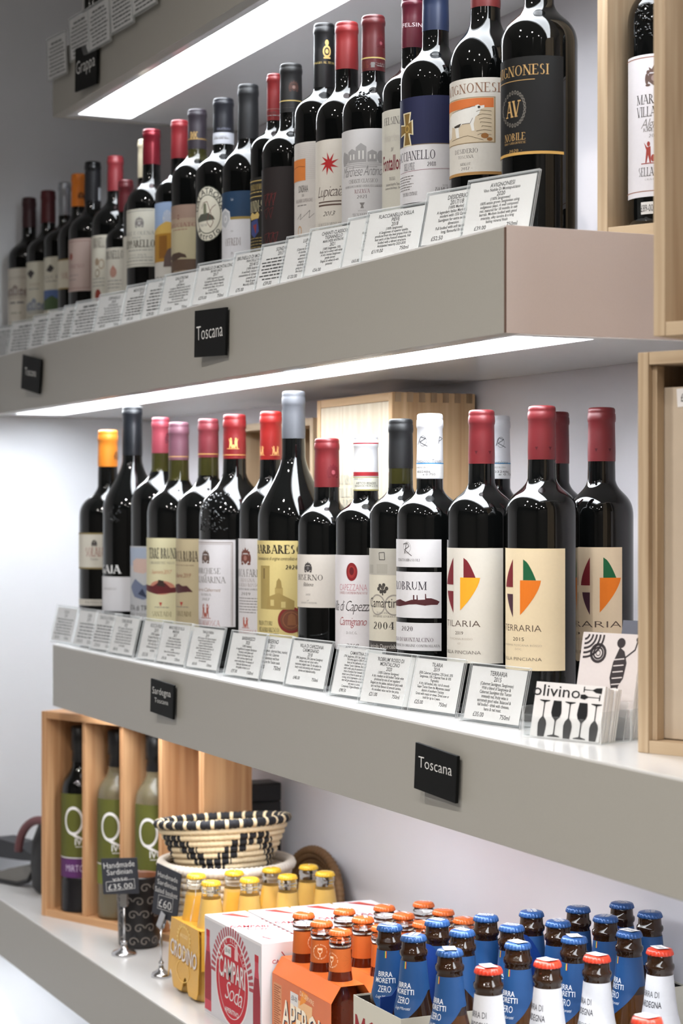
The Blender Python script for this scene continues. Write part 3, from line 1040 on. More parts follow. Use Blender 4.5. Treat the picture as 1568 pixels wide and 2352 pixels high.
bottle('bottle with black capsule, grey picture band and cream label with a tree', 'wine bottle', 920, 1.050, 962, 72, 995, 1076, 1128, 1192, foil(16, 16, 18, .5, .05), [
    (1260, 1495, -34.7, 78, (206, 200, 184), [('r', 838, 1260, 990, 1321, (174, 170, 160)), ('l', [(871, 1270), (883, 1269), (884, 1286), (872, 1286), (871, 1270)], 1.6, (60, 60, 58)), ('r', 850, 1298, 858, 1318, (160, 156, 146), 3), ('r', 866, 1296, 890, 1318, (164, 160, 150), 3),
     ('e', 867, 1390, 12, 24, (158, 152, 144), .86, 3), ('e', 905, 1390, 12, 24, (158, 152, 144), .86, 3)] +
     [('e', 879 + 9 * cos(a), 1352 + 8 * sin(a), 2.2, 4.6, (70, 66, 62), 0, 3) for a in (0, 1, 2, 3, 4, 5)] + [('e', 879, 1350, 2.6, 5, (84, 80, 74), 0, 4), ('r', 878, 1355, 880.5, 1368, (60, 56, 52), 4),
     ('t', 'Camartina', 1374, 1396, 922, 'r', (52, 48, 46)), ('t', 'TOSCANA', 1406, 1410.5, 895, 's', GY), ('t', 'INDICAZIONE GEOGRAFICA', 1414, 1418.5, 908, 's', GY), ('t', '2004', 1429, 1446, 906, 's', (52, 48, 46)),
     ('r', 838, 1474, 990, 1495, (66, 62, 60), 3), ('t', 'Agricola Querciabella', 1480, 1490, 924, 'r', (206, 202, 196))])], rimw=57, neck=.018)
BL = (44, 122, 172)


def white_cap_art(u, v):
    return (-25, [('l', [(u - 18, v + 18), (u - 12, v), (u - 2, v + 4), (u - 14, v + 12), (u + 2, v + 22)], 1.4, (50, 50, 52)), ('e', u - 8, v + 10, 4.6, 12, (60, 60, 62), .93, 3),
                  ('l', [(u + 25, v + 16), (u + 27, v), (u + 33, v + 4), (u + 26, v + 10)], 1.3, (50, 50, 52)), ('t', 'Montalcino', v + 52, v + 60, u + 6, 'l', (70, 70, 72), u - 10), ('t', 'Tenuta', v + 52, v + 60, u + 30, 'l', (70, 70, 72), u + 22),
                  ('t', 'MONTALCINO', 1072, 1075, u + 2, 's', DK, u - 12), ('t', '0032486', 1081, 1086, u + 8, 'r', DK, u - 8), ('t', 'e 0.750', 1087, 1092, u + 18, 'r', DK, u + 5)])


bottle('bottle with white monogrammed capsule and a white label in three panels', 'wine bottle', 987, 1.050, 950, 77, 985, 1100, 1130, 1192, foil(198, 197, 200, .45, 0), [
    (1239, 1303, -42.8, 62.5, (210, 208, 210), [('e', None, 1258, 5.6, 13, (130, 128, 128), .94), ('l', [(927, 1250), (936, 1248), (940, 1255), (930, 1263), (946, 1277)], 1.4, DK), ('l', [(934, 1247), (930, 1272)], 1.6, DK), ('t', 'TENUTA RIBUSUOLI', 1283.5, 1289.5, 964, 's', DK)]),
    (1314, 1420, -42.8, 62.5, (210, 208, 210), [('t', 'ROBRUM', 1336, 1355, 980, 's', (56, 52, 60)),
     ('p', [(905, 1384), (920, 1378), (932, 1383), (946, 1378), (949, 1378), (949, 1367), (952, 1367), (952, 1377), (957, 1377), (957, 1367), (959, 1367), (960, 1378), (976, 1377), (976, 1364), (978, 1364), (979, 1374), (990, 1374), (1002, 1378), (1009, 1382), (1004, 1389), (990, 1389), (976, 1391), (956, 1388), (940, 1389), (920, 1394), (905, 1394)], (78, 34, 38))]),
    (1431, 1495, -42.8, 62.5, (210, 208, 210), [('t', '2020', 1439, 1450, 949, 's', DK), ('t', 'ROSSO DI MONTALCINO', 1465, 1474, 995, 's', (90, 70, 76)), ('t', 'DENOMINAZIONE DI ORIGINE CONTROLLATA', 1480.5, 1486, 1009, 's', DK)])],
    rimw=61, bands=((1063, 1065.5, BL, 2), (1065, 1098, (206, 205, 204)), (1097, 1100, BL, 2)), caplab=white_cap_art(980, 1003))


def pinciana(label, u, Y, vt, hl, paper, name, year, sub, colours, xs, vv, lv, ah, rim, right, group=None):
    tr, br, bl = colours
    items = tilaria_logo(u, tr, br, bl, xs[0], xs[1], xs[2], xs[3], xs[4:7], vv)
    t = lv
    items += [('t', name, t[0], t[1], right, 'l', (86, 70, 62)), ('t', year, t[2], t[3], right - 39, 'r', (86, 76, 66)), ('t', sub[0], t[4], t[4] + 4.5, right - 18 if len(sub[0]) < 15 else right + 1, 'l', (170, 156, 140)),
              ('t', sub[1], t[5], t[5] + 4.5, right - 45, 'l', (170, 156, 140)), ('t', 'VILLA PINCIANA', t[6], t[7], right + 1, 'l', (70, 60, 54))]
    return bottle(label, 'wine bottle', u, Y, vt, hl, vt + 35, vt + 124, vt + 176, vt + 250, foil(102, 29, 33), [(t[8], t[9], -40, ah, paper, items)], rimw=rim,
                  caplab=(25, [('p', [(u - 14, vt + 94), (u - 8, vt + 94), (u - 11, vt + 102)], (70, 14, 20)), ('p', [(u + 14, vt + 94), (u + 20, vt + 94), (u + 17, vt + 102)], (70, 14, 20))]), group=group)


MAR, GRN, ORG, YEL, DKP = (116, 32, 40), (24, 92, 56), (222, 118, 30), (238, 164, 40), (70, 40, 52)
bottle('white-capped bottle partly hidden behind two red-capped bottles', 'wine bottle', 1142, 1.200, 954.6, 68, 986, 1100, 1128, 1185, foil(198, 197, 200, .45, 0), [
    (1240, 1495, -42.8, 62.5, (210, 208, 210), [])], rimw=59, bands=((1063, 1065.5, BL, 2), (1065, 1098, (206, 205, 204)), (1097, 1100, BL, 2)), caplab=white_cap_art(1157, 1006))
pinciana('red-capped bottle with whitish label, maroon and yellow leaf, beside the three-panel label', 1105.5, 1.060, 941.5, 79, (214, 209, 199), 'TILARIA', '2019', ('TOSCANA ROSSO', 'IGT'), (MAR, YEL, MAR),
         (1057.4, 1065, 1092, 1102.4, 1042, 1027.6, 1029), (1281.5, 1327, 1327, 1403, 1344, 1359), (1425.6, 1440, 1451, 1458.5, 1466, 1477, 1495, 1503, 1259, 1524), 78, 61, 1103)
pinciana('red-capped bottle with cream label, green and orange leaf, standing before another', 1244, 1.078, 932, 83, (224, 206, 172), 'TERRARIA', '2015', ('MAREMMA TOSCANA ROSSO', 'DOC'), (GRN, ORG, DKP),
         (1195, 1202, 1231, 1242, 1179, 1163.5, 1166), (1285, 1333, 1333.5, 1414, 1350, 1366), (1436, 1451, 1465, 1473, 1481, 1490, 1511, 1518.5, 1260, 1541), 79, 65, 1243)
bottle('bottle with dark red capsule, half hidden behind the green and orange leaf bottle', 'wine bottle', 1277, 1.215, 946, 74, 977, 1065, 1117, 1185, foil(97, 27, 32), [(1262, 1540, -40, 79, (224, 206, 172), [])], rimw=60)
pinciana('red-capped bottle with orange leaf label, rightmost, beside a boarded crate', 1381, 1.165, 936, 73, (214, 194, 166), 'TERRARIA', '2015', ('MAREMMA TOSCANA ROSSO', 'DOC'), (GRN, ORG, DKP),
         (1377, 1385, 1414, 1424, 1355, 1335, 1338), (1280, 1327, 1327, 1407, 1345, 1361), (1426.5, 1441, 1452, 1459, 1466, 1475, 1495, 1502, 1257, 1520), 79, 64, 1425)

# ---- the upper row
Y1 = 1.055
GC = (196, 190, 178)


def up(*a, **k):
    k['zs'] = Z1T
    return bottle(*a, **k)


up('dark maroon capped bottle with grey villa label, first on the upper row', 'wine bottle', 67, 1.020, 454, 48, 476, 524, 552, 598, foil(56, 22, 28), [(615, 800, -40, 80, (196, 190, 178), [('t', 'BOLGHERI', 634, 641, 60, 's', (150, 140, 130)), ('house', None, 678, 60, 26, (140, 128, 120)), ('d', 697, 7, 24, 56, GY), ('d', 720, 5, 26, 50, (150, 146, 130)), ('d', 740, 3, 22, 58, GY), ('d', 748, 3, 22, 58, GY)])], rimw=33)
up('dark red capped bottle with cream label and small blue house, second on the upper row', 'wine bottle', 110.5, 1.033, 438, 49, 460, 513, 538, 588, foil(76, 13, 20), [(600, 790, -40, 80, (194, 190, 174), [('p', [(64, 625), (72, 618), (80, 626), (72, 640)], DK), ('t', 'LE VOLTE', 650, 656, 92, 's', (150, 120, 104)), ('d', 664, 3, 66, 90, GY), ('house', None, 712, 50, 30, (130, 136, 146)), ('d', 728, 3, 64, 98, GY), ('d', 740, 3, 64, 98, GY)])], rimw=35)
up('bottle with silver capsule and label showing blue sky over green land', 'wine bottle', 148.5, 1.041, 419, 47, 440, 496, 520, 560, foil(158, 162, 168, .25, .7), [(589, 790, -42, 75, (202, 198, 182), [('p', [(107, 620), (116, 606), (125, 615), (118, 625)], DK), ('t', 'LUCE', 632, 640, 138, 's', GY), ('d', 646, 3, 106, 136, GY), ('r', 60, 665, 190, 690, (84, 104, 150)), ('p', [(60, 690), (108, 684), (120, 678), (132, 686), (200, 688), (200, 711), (60, 711)], (72, 92, 62), 3)])], rimw=30)
up('bottle with bright orange capsule and short cream label with gold edges on the upper row', 'wine bottle', 182, 1.044, 400, 49, 420, 476, 500, 555, foil(214, 118, 30), [(594, 663, -30, 80, (204, 198, 180), [('r', 100, 594, 260, 597, (150, 126, 76)), ('r', 100, 660, 260, 663, (150, 126, 76)), ('t', 'SOLAIA', 625, 639, 178, 's', (150, 90, 80))])], rimw=37, caplab=(20, [('crest', 186, 440, 458, (110, 60, 20))]))
up('bottle with glossy black capsule and pinkish grey bordered label on upper row', 'wine bottle', 213, 1.043, 372, 55, 392, 470, 486, 540, foil(18, 19, 22, .25), [(547, 668, -45, 43, (172, 152, 144), [('l', [(150, 553), (207, 553), (207, 661), (150, 661)], 1, (120, 80, 74)), ('e', 164, 587, 5, 8, (128, 60, 50)), ('t', 'ORENO', 606, 615, 194, 's', (130, 100, 96)), ('d', 632, 3, 160, 180, GY), ('d', 642, 3, 160, 176, GY)])], rimw=38, bands=((392, 460, (30, 30, 34)),), caplab=(35, [('r', 224, 430, 231, 460, (180, 184, 190))]))
up('bottle with rosy red capsule and white tall-lettered label behind a shorter bottle', 'wine bottle', 264.7, 1.050, 359, 54, 380, 440.5, 466, 525, foil(113, 34, 39), [(539, 720, -42, 80, (198, 194, 180), [('t', 'BRUNELLO', 545, 568, 248, 'S', (110, 100, 92)), ('e', 223, 600, 5, 9, (150, 130, 110)), ('e', 233, 606, 6, 12, (160, 140, 118), .7), ('e', 224, 626, 6, 10, (150, 136, 116), .6), ('d', 640, 3, 214, 240, GY), ('d', 648, 3, 214, 240, GY), ('d', 656, 3, 214, 240, GY), ('e', 225, 677, 7, 14, (134, 52, 40))])], rimw=38)
up('shorter bottle with dark red capsule and white label with pink emblem', 'wine bottle', 289, 1.043, 414, 46, 437, 488, 515, 558, foil(78, 16, 23), [(568, 720, -40, 80, (198, 194, 182), [('t', 'BRUNELLO', 575, 594, 284, 'S', (96, 90, 84)), ('e', 260, 625, 7, 12, (170, 130, 116)), ('p', [(254, 618), (260, 608), (266, 618)], (170, 120, 106)), ('d', 645, 3, 248, 280, GY), ('d', 653, 3, 248, 280, GY), ('d', 661, 3, 248, 276, GY)])], rimw=36)
up('cream-capped bottle almost hidden behind a metallic red capsule on upper row', 'wine bottle', 333, 1.052, 321, 50, 341, 410, 440, 490, foil(184, 174, 150, .4, .1), [(540, 700, -40, 80, (198, 194, 182), [])], rimw=34)
up('bottle with metallic red capsule and cream label with heavy lettering and house crest', 'wine bottle', 348, 1.038, 298, 57, 318, 380, 418, 475, foil(107, 24, 35, .28, .5), [(479, 612, -38, 80, (192, 189, 176), [('l', [(292, 485), (352, 483)], 1.4, GY), ('l', [(288, 606), (356, 606)], 1.2, GY), ('crest', 320, 496, 524, GY), ('t', 'ISOLE e OLENA', 531, 539, 354, 's', GY), ('t', '2020', 543, 548, 324, 's', GY), ('t', 'CEPPARELLO', 551, 568, 356, 'S', (70, 64, 58)), ('d', 575, 3, 296, 350, GY), ('t', 'TOSCANA', 583, 588, 336, 's', GY), ('d', 592, 2.5, 296, 350, GY), ('d', 599, 3, 292, 352, GY)])], rimw=42)
up('bottle with scarlet capsule and painted label of yellow buildings under blue sky', 'wine bottle', 412.5, 1.046, 277, 56.5, 297, 366, 402, 455, foil(115, 26, 32), [(463, 700, -45, 80, (196, 192, 184), [('r', 340, 463, 480, 530, (150, 172, 206)), ('e', 384, 500, 8, 18, (196, 200, 208)), ('p', [(350, 530), (368, 515), (382, 508), (400, 512), (420, 512), (420, 560), (350, 560)], (206, 170, 90), 3), ('r', 340, 535, 480, 600, (170, 124, 44), 4), ('r', 366, 540, 384, 592, (134, 90, 34), 5), ('p', [(378, 590), (386, 572), (404, 565), (420, 580), (420, 612), (376, 612)], (92, 76, 72), 6), ('t', 'TENUTA DI TRINORO', 634, 648, 408, 'r', DK)])], rimw=41)
up('bottle with dark plum capsule and brown to cream landscape label with a tree', 'wine bottle', 453, 1.045, 252, 59.4, 272, 345, 362, 420, foil(36, 29, 37, .5), [(469, 625, -42, 80, (180, 170, 140), [('r', 380, 469, 520, 500, (146, 122, 108)), ('r', 380, 500, 520, 520, (164, 144, 124)), ('t', 'BRUCIATO', 511, 521, 452, 's', (130, 84, 76)), ('d', 527, 3, 398, 430, (150, 110, 100)), ('e', 410, 497, 3, 6, (124, 92, 80)), ('p', [(380, 598), (400, 594), (450, 595), (520, 594), (520, 625), (380, 625)], (92, 72, 58), 3), ('p', [(398, 598), (390, 588), (398, 580), (412, 578), (426, 584), (430, 592), (416, 590), (404, 596)], (76, 60, 50), 4), ('t', 'BOLGHERI', 620, 624, 432, 's', (190, 170, 140))])], rimw=44, neck=.03, bands=((318, 320, (150, 120, 70)),), caplab=(-10, [('t', 'DOC', 302, 318, 454, 'S', (186, 150, 90), 446)]))
OV = (206, 202, 186)
up('bottle with large oval label of a tower, black capsule with blue-edged white band', 'wine bottle', 513, 1.045, 227, 64, 247, 334, 352, 410, foil(18, 19, 27, .45), [(425, 560, -35, 70, None, [('e', None, 490, 28, 64, (44, 48, 40)), ('e', None, 490, 27, 61.5, OV, 0, 3), ('e', None, 491, 21, 45, (90, 90, 80), .95, 4), ('arc', 'GALATRONA', None, 490, 23.5, 52, 165, -18.5, 13, 'b', (72, 70, 66)), ('arc', 'Petrolo', None, 490, 23.5, 52, 228, 14, 13, 'b', (72, 70, 66)),
    ('p', [(456, 500), (462, 490), (478, 488), (490, 496), (494, 504), (456, 508)], (80, 82, 72), 5), ('p', [(468, 490), (468, 468), (471, 464), (474, 468), (475, 490)], (110, 112, 92), 6), ('l', [(464, 478), (468, 464), (476, 462), (483, 484), (490, 510), (484, 522), (476, 510), (480, 490), (488, 476), (496, 470)], 1.4, (110, 72, 66), 6), ('t', '2020', 513, 519, 476, 'r', GY, 468)])],
   rimw=48, bands=((304, 330, (190, 192, 200)), (326, 333, (70, 136, 178), 2)), caplab=(-15, [('t', 'VALDARNO', 312, 317, 520, 'r', GY, 506), ('t', 'GALATRONA', 293, 298, 528, 'r', (120, 122, 140), 514), ('d', 319, 3, 494, 526, GY)]))
up('bottle with matt black capsule, navy and white label with a shield outline', 'wine bottle', 570, 1.045, 195, 60, 223, 322, 336, 405, foil(15, 16, 19, .5), [(438, 597, -38, 80, (204, 203, 206), [('r', 480, 438, 640, 500, (30, 56, 84)), ('r', 480, 497, 640, 503, (150, 128, 70), 3), ('t', 'Terralsole', 454, 460, 536, 'i', (190, 196, 204)), ('p', [(509, 485), (518, 475), (528, 484), (530, 505), (519, 526), (509, 512)], (206, 206, 208), 4), ('p', [(511, 488), (518, 480), (526, 487), (527.5, 504), (519, 521), (511, 510)], (176, 178, 182), 5), ('e', 518.5, 500, 4.5, 9, (206, 206, 208), .5, 6), ('t', 'di Montalcino', 527, 532, 536, 'i', GY), ('t', 'OFFREDI', 546, 563, 553, 's', (130, 118, 116)), ('t', '2019', 578, 584, 526, 's', GY)])], rimw=48)
GLD = (196, 170, 104)
up('half hidden bottle with red capsule and black label lettered in gold with a blue crest', 'wine bottle', 630, 1.045, 170, 55, 191, 279, 300, 352, foil(104, 24, 25), [(405, 590, -40, 80, (30, 28, 26), [('r', 560, 412, 700, 414, GLD, 3), ('t', 'BRUNELLO DI MONTALCINO', 421, 434, 626, 's', GLD), ('d', 440, 3, 570, 610, GLD), ('r', 560, 448, 700, 450, GLD, 3), ('t', 'BIONDI-SANTI', 459, 484, 628, 's', (206, 196, 160)), ('p', [(578, 506), (592, 500), (595, 530), (585, 544), (578, 534)], (58, 70, 120), 4), ('p', [(582, 515), (590, 512), (588, 535)], (130, 52, 56), 5), ('p', [(576, 492), (580, 484), (586, 490), (592, 484), (596, 492), (594, 500), (578, 502)], GLD, 4)] + [('d', 546 + 7 * i, 3, 576, 612, (150, 130, 80)) for i in range(5)])], rimw=36, bands=((250, 278, (196, 194, 186)),), caplab=(-20, [('t', 'MONTALCINO', 256, 261, 634, 's', DK, 622), ('d', 266, 3, 612, 640, GY)]))
up('all-black bottle with black label scrawled in dark red script', 'wine bottle', 668, 1.038, 148, 67, 173, 262, 300, 362, foil(17, 16, 17, .5), [(382, 566, -42, 80, (34, 27, 27), [('l', [(u, 470), (u - 5, 446), (u + 4, 442), (u - 2, 470), (u + 6, 440)], 1.1, (104, 40, 40)) for u in (612, 620, 629)] + [('l', [(u, 500), (u - 5, 480), (u + 5, 474), (u - 1, 498)], 1.1, (96, 36, 36)) for u in (613, 623)] + [('l', [(u, 560), (u - 4, 536), (u + 7, 532), (u + 1, 556)], 1.2, (104, 40, 40)) for u in (612, 622, 632)])], rimw=52, bands=((230, 232, GLD), (232, 258, (120, 120, 116)), (258, 261, GLD, 2)), caplab=(-20, [('t', 'MONTEPULCIANO', 239, 244, 676, 's', DK, 658), ('d', 248, 3, 646, 678, DK), ('crest', 674, 184, 212, (70, 46, 40))]))
up('bottle with gold urn on its black capsule and an orange square on its label', 'wine bottle', 744, 1.045, 55, 68, 82, 205, 212, 272, foil(12, 12, 14, .4), [(324, 560, -45, 82, (200, 195, 190), [('d', 330 + 4.4 * i, 1.2, 684, 740, (180, 174, 170)) for i in range(19)] + [('r', 660, 362, 702, 412, (206, 122, 58), 4), ('l', [(672, 382), (688, 378), (701, 381)], 1, (120, 60, 30), 5), ('t', 'SONDRAIA', 424, 440, 708, 'r', (80, 76, 74)), ('t', '2018', 444, 450, 694, 'r', GY), ('t', 'BOLGHERI SUPERIORE', 455, 463, 718, 'r', (140, 130, 128)), ('d', 470, 3, 684, 704, GY), ('l', [(684, 500), (692, 488), (690, 502), (704, 490), (712, 482), (710, 500), (722, 490)], 1, GY), ('e', 689, 528, 4, 12, (190, 150, 110), .7), ('t', 'POGGIO AL TESORO', 541, 548, 714, 'b', DK)])], rimw=49, caplab=(8, [('e', 750, 118, 5.2, 14, (190, 158, 96)), ('e', 750, 118, 3.4, 9, (50, 44, 34), .6, 4), ('e', 750, 98, 2.4, 7, (190, 158, 96)), ('r', 743, 131, 757, 135, (190, 158, 96)), ('t', 'POGGIO AL TESORO', 141, 146, 766, 's', GLD, 746)]))
up('bottle with plain red capsule and cream label with a red sun above two brown bars', 'wine bottle', 796, 1.041, 52, 71.5, 80, 163, 210, 285, foil(117, 29, 30, .4), [(318, 527, -35, 78, (206, 200, 190), [('sun', None, 374, 27, (170, 34, 36)), ('t', 'Lupicaia', 425, 450, 789, 'i', (96, 84, 80)), ('r', 733, 460, 784, 463, (92, 74, 66), 3), ('r', 733, 467, 784, 471, (92, 74, 66), 3), ('t', '2013', 484, 494, 770, 'i', (80, 74, 70)), ('t', 'CA. ROSSI DI MEDELANA', 510, 517, 789, 's', GY), ('t', 'CASTELLINA M.MO - PI - ITALIA', 520, 523, 786, 's', GY)])], rimw=54)
up('bottle with white seal strip on its dark red capsule and a villa engraved label', 'wine bottle', 857, 1.040, 37, 72, 62, 167.5, 198, 270, foil(80, 22, 25), [(295, 508, -21, 82, (194, 192, 192), [('house', None, 372, 62, 46, (150, 148, 148)), ('t', 'Marchese Antinori', 380, 403, 888, 'i', (128, 126, 126)), ('t', 'CHIANTI CLASSICO', 410, 419, 867, 's', GY), ('t', 'DENOMINAZIONE DI ORIGINE CONTROLLATA E GARANTITA', 424, 429, 880, 's', GY), ('t', 'RISERVA', 434, 443, 849, 's', (140, 104, 108)), ('t', '2021', 447, 455, 843, 's', GY), ('p', [(826, 465), (838, 465), (834, 472), (836, 478), (828, 478), (830, 472)], GY), ('t', 'TENUTA', 482, 484.5, 841, 's', GY), ('t', 'TIGNANELLO', 489, 499, 855, 's', GY)])], rimw=55, bands=((131, 134, (170, 150, 90), 2), (134, 163, (196, 194, 190)), (163, 167, (170, 150, 90), 2)),
   caplab=(-20, [('t', 'DOCG', 140, 157, 847, 'S', (110, 60, 46), 839), ('r', 852, 143, 860, 155, GY), ('t', 'A CHIANTI', 144, 149, 882, 'r', GY, 872), ('d', 152, 3, 864, 882, GY), ('crest', 873, 82, 110, (80, 16, 24))]), emboss=(829, 222, 9, 26, 11))
up('bottle with wine-red capsule lettered in pale print, half hidden behind a navy capsule', 'wine bottle', 948, 1.045, -2, 70.5, 20, 114, 160, 222, foil(76, 18, 32, .35), [(248, 520, -42, 80, (196, 193, 182), [('t', 'FELSINA', 266, 283, 926, 's', (96, 92, 90)), ('t', 'Berardenga', 302, 322, 926, 'i', (190, 186, 178)), ('t', '2018', 336, 345, 898, 'i', GY), ('t', 'Fontalloro', 354, 388, 932, 'b', (112, 30, 46)), ('t', 'TOSCANA', 404, 412, 908, 's', GY), ('t', 'Indicazione Geografica Tipica', 418, 424, 918, 'r', GY), ('t', 'Castelnuovo Berardenga - Siena', 427, 432, 922, 'r', GY)])], rimw=54, caplab=(-10, [('t', 'FELSINA', 52, 61, 972, 'r', (196, 180, 184), 952)]))
NV = (26, 30, 64)
up('bottle with navy capsule and navy over white label bearing a gold cross', 'wine bottle', 1000, 1.035, -30, 81, 0, 75, 118, 195, foil(24, 36, 64), [(219, 463, -48, 74, (206, 204, 206), [('r', 900, 219, 1034, 330, NV, 1), ('r', 900, 329, 1034, 331, (110, 96, 80), 2)] +
   [('p', p, c, l) for c, l, g in (((214, 204, 170), 3, 3), ((126, 100, 52), 4, 0)) for p in ([(930 - g, 256 - g), (942 + g, 256 - g), (939 + g, 280), (939 + g, 305), (943 + g, 328 + g), (930 - g, 328 + g), (932 - g, 305), (932 - g, 280)], [(922, 280 - g), (934, 284 - g), (946 + g, 274 - g), (947 + g, 304 + g), (934, 298 + g), (922, 304 + g)])] +
   [('e', 936, 291, 4, 9, (170, 140, 76), .6, 5), ('t', 'FLACCIANELLO', 345, 366, 1000, 's', (56, 54, 62)), ('t', 'DELLA PIEVE', 372, 388, 953, 's', (56, 54, 62)), ('t', '2018', 371, 381, 1001, 's', (56, 54, 62), 991), ('l', [(921, 391), (1033, 387)], 1, (150, 110, 120)), ('t', '750 ml e', 430, 440, 1029, 's', DK, 1014), ('t', '15% vol', 423, 428, 1028, 's', GY, 1022), ('t', 'TOSCANA CENTRALE', 439, 447, 959, 's', DK)] + [('d', 402 + 6 * i, 3, 920, 950 - 4 * (i % 3), GY) for i in range(6)])], rimw=62)
up('bottle with red capsule and cream label of a white bull under orange sky', 'wine bottle', 1114.5, 1.045, -55, 82, -28, 22, 62, 165, foil(96, 29, 30), [(178, 400, -34, 84, (206, 202, 194), [('t', 'AVIGNONESI', 190, 212, 1148, 's', (132, 96, 74)), ('r', 1030, 222, 1137, 328, (150, 130, 100), 2), ('r', 1030, 224, 1134, 326, (202, 186, 160), 3), ('r', 1030, 225, 1133, 247, (206, 112, 56), 4),
   ('p', [(1034, 262), (1040, 252), (1056, 248), (1080, 246), (1092, 242), (1098, 240), (1103, 243), (1112, 242), (1112, 248), (1104, 251), (1100, 262), (1092, 268), (1088, 284), (1090, 300), (1084, 300), (1080, 282), (1062, 282), (1054, 290), (1056, 312), (1049, 312), (1046, 288), (1040, 284), (1038, 310), (1033, 310), (1032, 280)], (222, 220, 214), 5), ('p', [(1046, 288), (1044, 284), (1060, 280), (1056, 288)], (60, 54, 48), 6), ('l', [(1036, 262), (1034, 290), (1037, 312)], 1.2, (60, 54, 48), 6), ('l', [(1062, 282), (1080, 282), (1086, 270)], 1, (60, 54, 48), 6), ('l', [(1040, 252), (1060, 248), (1092, 243)], 1, (80, 70, 60), 6), ('e', 1100, 246, 1.5, 3, (50, 46, 42), 0, 6)] +
   [('l', [(1094 + 3 * (i % 5), 256 + 9 * i), (1104 + 4 * (i % 3), 253 + 9 * i), (1128, 256 + 9 * i)], .9, (96, 82, 62), 6) for i in range(7)] + [('e', 1113, 312, 4, 6, (150, 100, 50), 0, 6), ('e', 1124, 320, 3, 4, (150, 100, 50), 0, 6), ('l', [(1040, 316), (1075, 310), (1110, 322)], .9, (96, 82, 62), 6)] +
   [('t', 'DESIDERIO', 340, 350, 1098, 's', GY), ('t', 'TOSCANA', 355, 362, 1087, 's', GY), ('t', 'MERLOT', 372, 378, 1081, 's', GY), ('t', '- 2017 -', 382, 389, 1086, 's', GY), ('r', 1020, 394, 1250, 401, (168, 128, 76), 3)])], rimw=69)
GL2 = (186, 150, 96)
up('large black bottle with black label lettered in gold, last on the upper row', 'wine bottle', 1238, 1.045, -120, 88, -90, -45, 22, 108, foil(26, 26, 28), [(128, 354, -41, 79, (13, 13, 14), [('t', 'AVIGNONESI', 148, 172, 1260, 's', GL2), ('r', 1150, 181, 1228, 182.5, GL2, 3), ('t', 'AV', 228, 266, 1194, 'S', GL2, 1178)] + [('e', 1181 + 26 * cos(a) * .95, 246 + 38 * sin(a), 1.4, 5, (100, 96, 90), .4, 3) for a in [i * 2 * pi / 26 for i in range(26)]] +
   [('t', 'NOBILE', 303, 320, 1207, 's', GL2), ('t', '100% SANGIOVESE', 323, 328, 1208, 's', GL2), ('t', '- 2020 -', 340, 347, 1200, 's', GL2), ('r', 1150, 347, 1293, 353.5, (196, 154, 84), 3)])], rimw=68)

# ------------------------------------------------------------------ price cards in clear holders
def sheet(mb, lo, hi, xf=None, thin=1):
    """Clear plate: its two broad faces clear (material 0), its cut edges brighter (material 1). thin = thickness axis."""
    c = [(lo[0], lo[1], lo[2]), (hi[0], lo[1], lo[2]), (hi[0], hi[1], lo[2]), (lo[0], hi[1], lo[2]),
         (lo[0], lo[1], hi[2]), (hi[0], lo[1], hi[2]), (hi[0], hi[1], hi[2]), (lo[0], hi[1], hi[2])]
    F = [([0, 1, 5, 4], 1), ([2, 3, 7, 6], 1), ([1, 2, 6, 5], 0), ([3, 0, 4, 7], 0), ([4, 5, 6, 7], 2), ([3, 2, 1, 0], 2)]
    V = [Vector(p) for p in c]
    if xf:
        V = [xf @ v for v in V]
    mb.add(V, [f for f, a in F], [0 if a == thin else 1 for f, a in F])


TAGRNG = random.Random(11)


def price_tag(label, base, yaw, lines, lean=13.0, L=0.098, H=0.062, foot=0.022, roll=0.0, group='price cards in clear holders', hang=False, paper=None, small=False):
    t = thing('price_card_holder', base, label, 'price card', group, rot=(0, radians(roll), radians(yaw)))
    R = Matrix.Rotation(-radians(lean), 4, 'X')
    mb = MB()
    e = 0.0011
    sheet(mb, (0, 0, .0012), (L, e, H), R)
    sheet(mb, (0, .0021, .0012), (L, .0021 + e, H + .001), R)
    sheet(mb, (0, 0, H), (L, .0032, H + .0011), R, 2)
    if not hang:
        sheet(mb, (0, 0, 0), (L, foot, .0013), None, 2)
    mb.build('clear_holder', [M_ACRYL, M_ACEDGE], t)
    art = Art()
    x0, x1, z0, z1 = .0035, L - .0035, .0045, H - .0025
    art.rect(x0, z0, x1, z1, paper or M_PAPER, 0)
    if lines:
        tot = sum(l[1] for l in lines)
        z = z1 - .003
        unit = (z1 - z0 - .006) / tot
        for l in lines:
            h = unit * l[1]
            txt = l[0]
            ch = h * (.80 if l[1] >= 1.2 else .74)
            zb = z - h + (h - ch) / 2
            mx = (x1 - x0) * .95
            if txt == '#':
                n = l[2] if len(l) > 2 else TAGRNG.uniform(.7, .95)
                w = (x1 - x0) * n
                art.words((x0 + x1) / 2 - w / 2, (x0 + x1) / 2 + w / 2, zb, ch * .8, M_INK, TAGRNG)
            elif '|' in txt:
                a, b = txt.split('|')
                art.text(a, x0 + (x1 - x0) * .26, zb, ch, None, 'b', M_INK, maxw=mx * .4)
                art.text(b, x0 + (x1 - x0) * .74, zb, ch, None, 'b', M_INK, maxw=mx * .4)
            else:
                W = text2d(txt, 'b')[2] * ch * (.92 if l[1] >= 1.2 else .86)
                art.text(txt, (x0 + x1) / 2, zb, ch, min(W, mx), 'b', M_INK)
            z -= h
    f = flat_map((0, .0016, 0), (1, 0, 0), (0, 0, 1))
    art.build('paper_card', lambda x, y, l: R @ f(x, y, l), t)
    return t


def T(*names):
    return [(n, 1.35) for n in names]


def B(*ls):
    return [(l, 1.0) for l in ls]


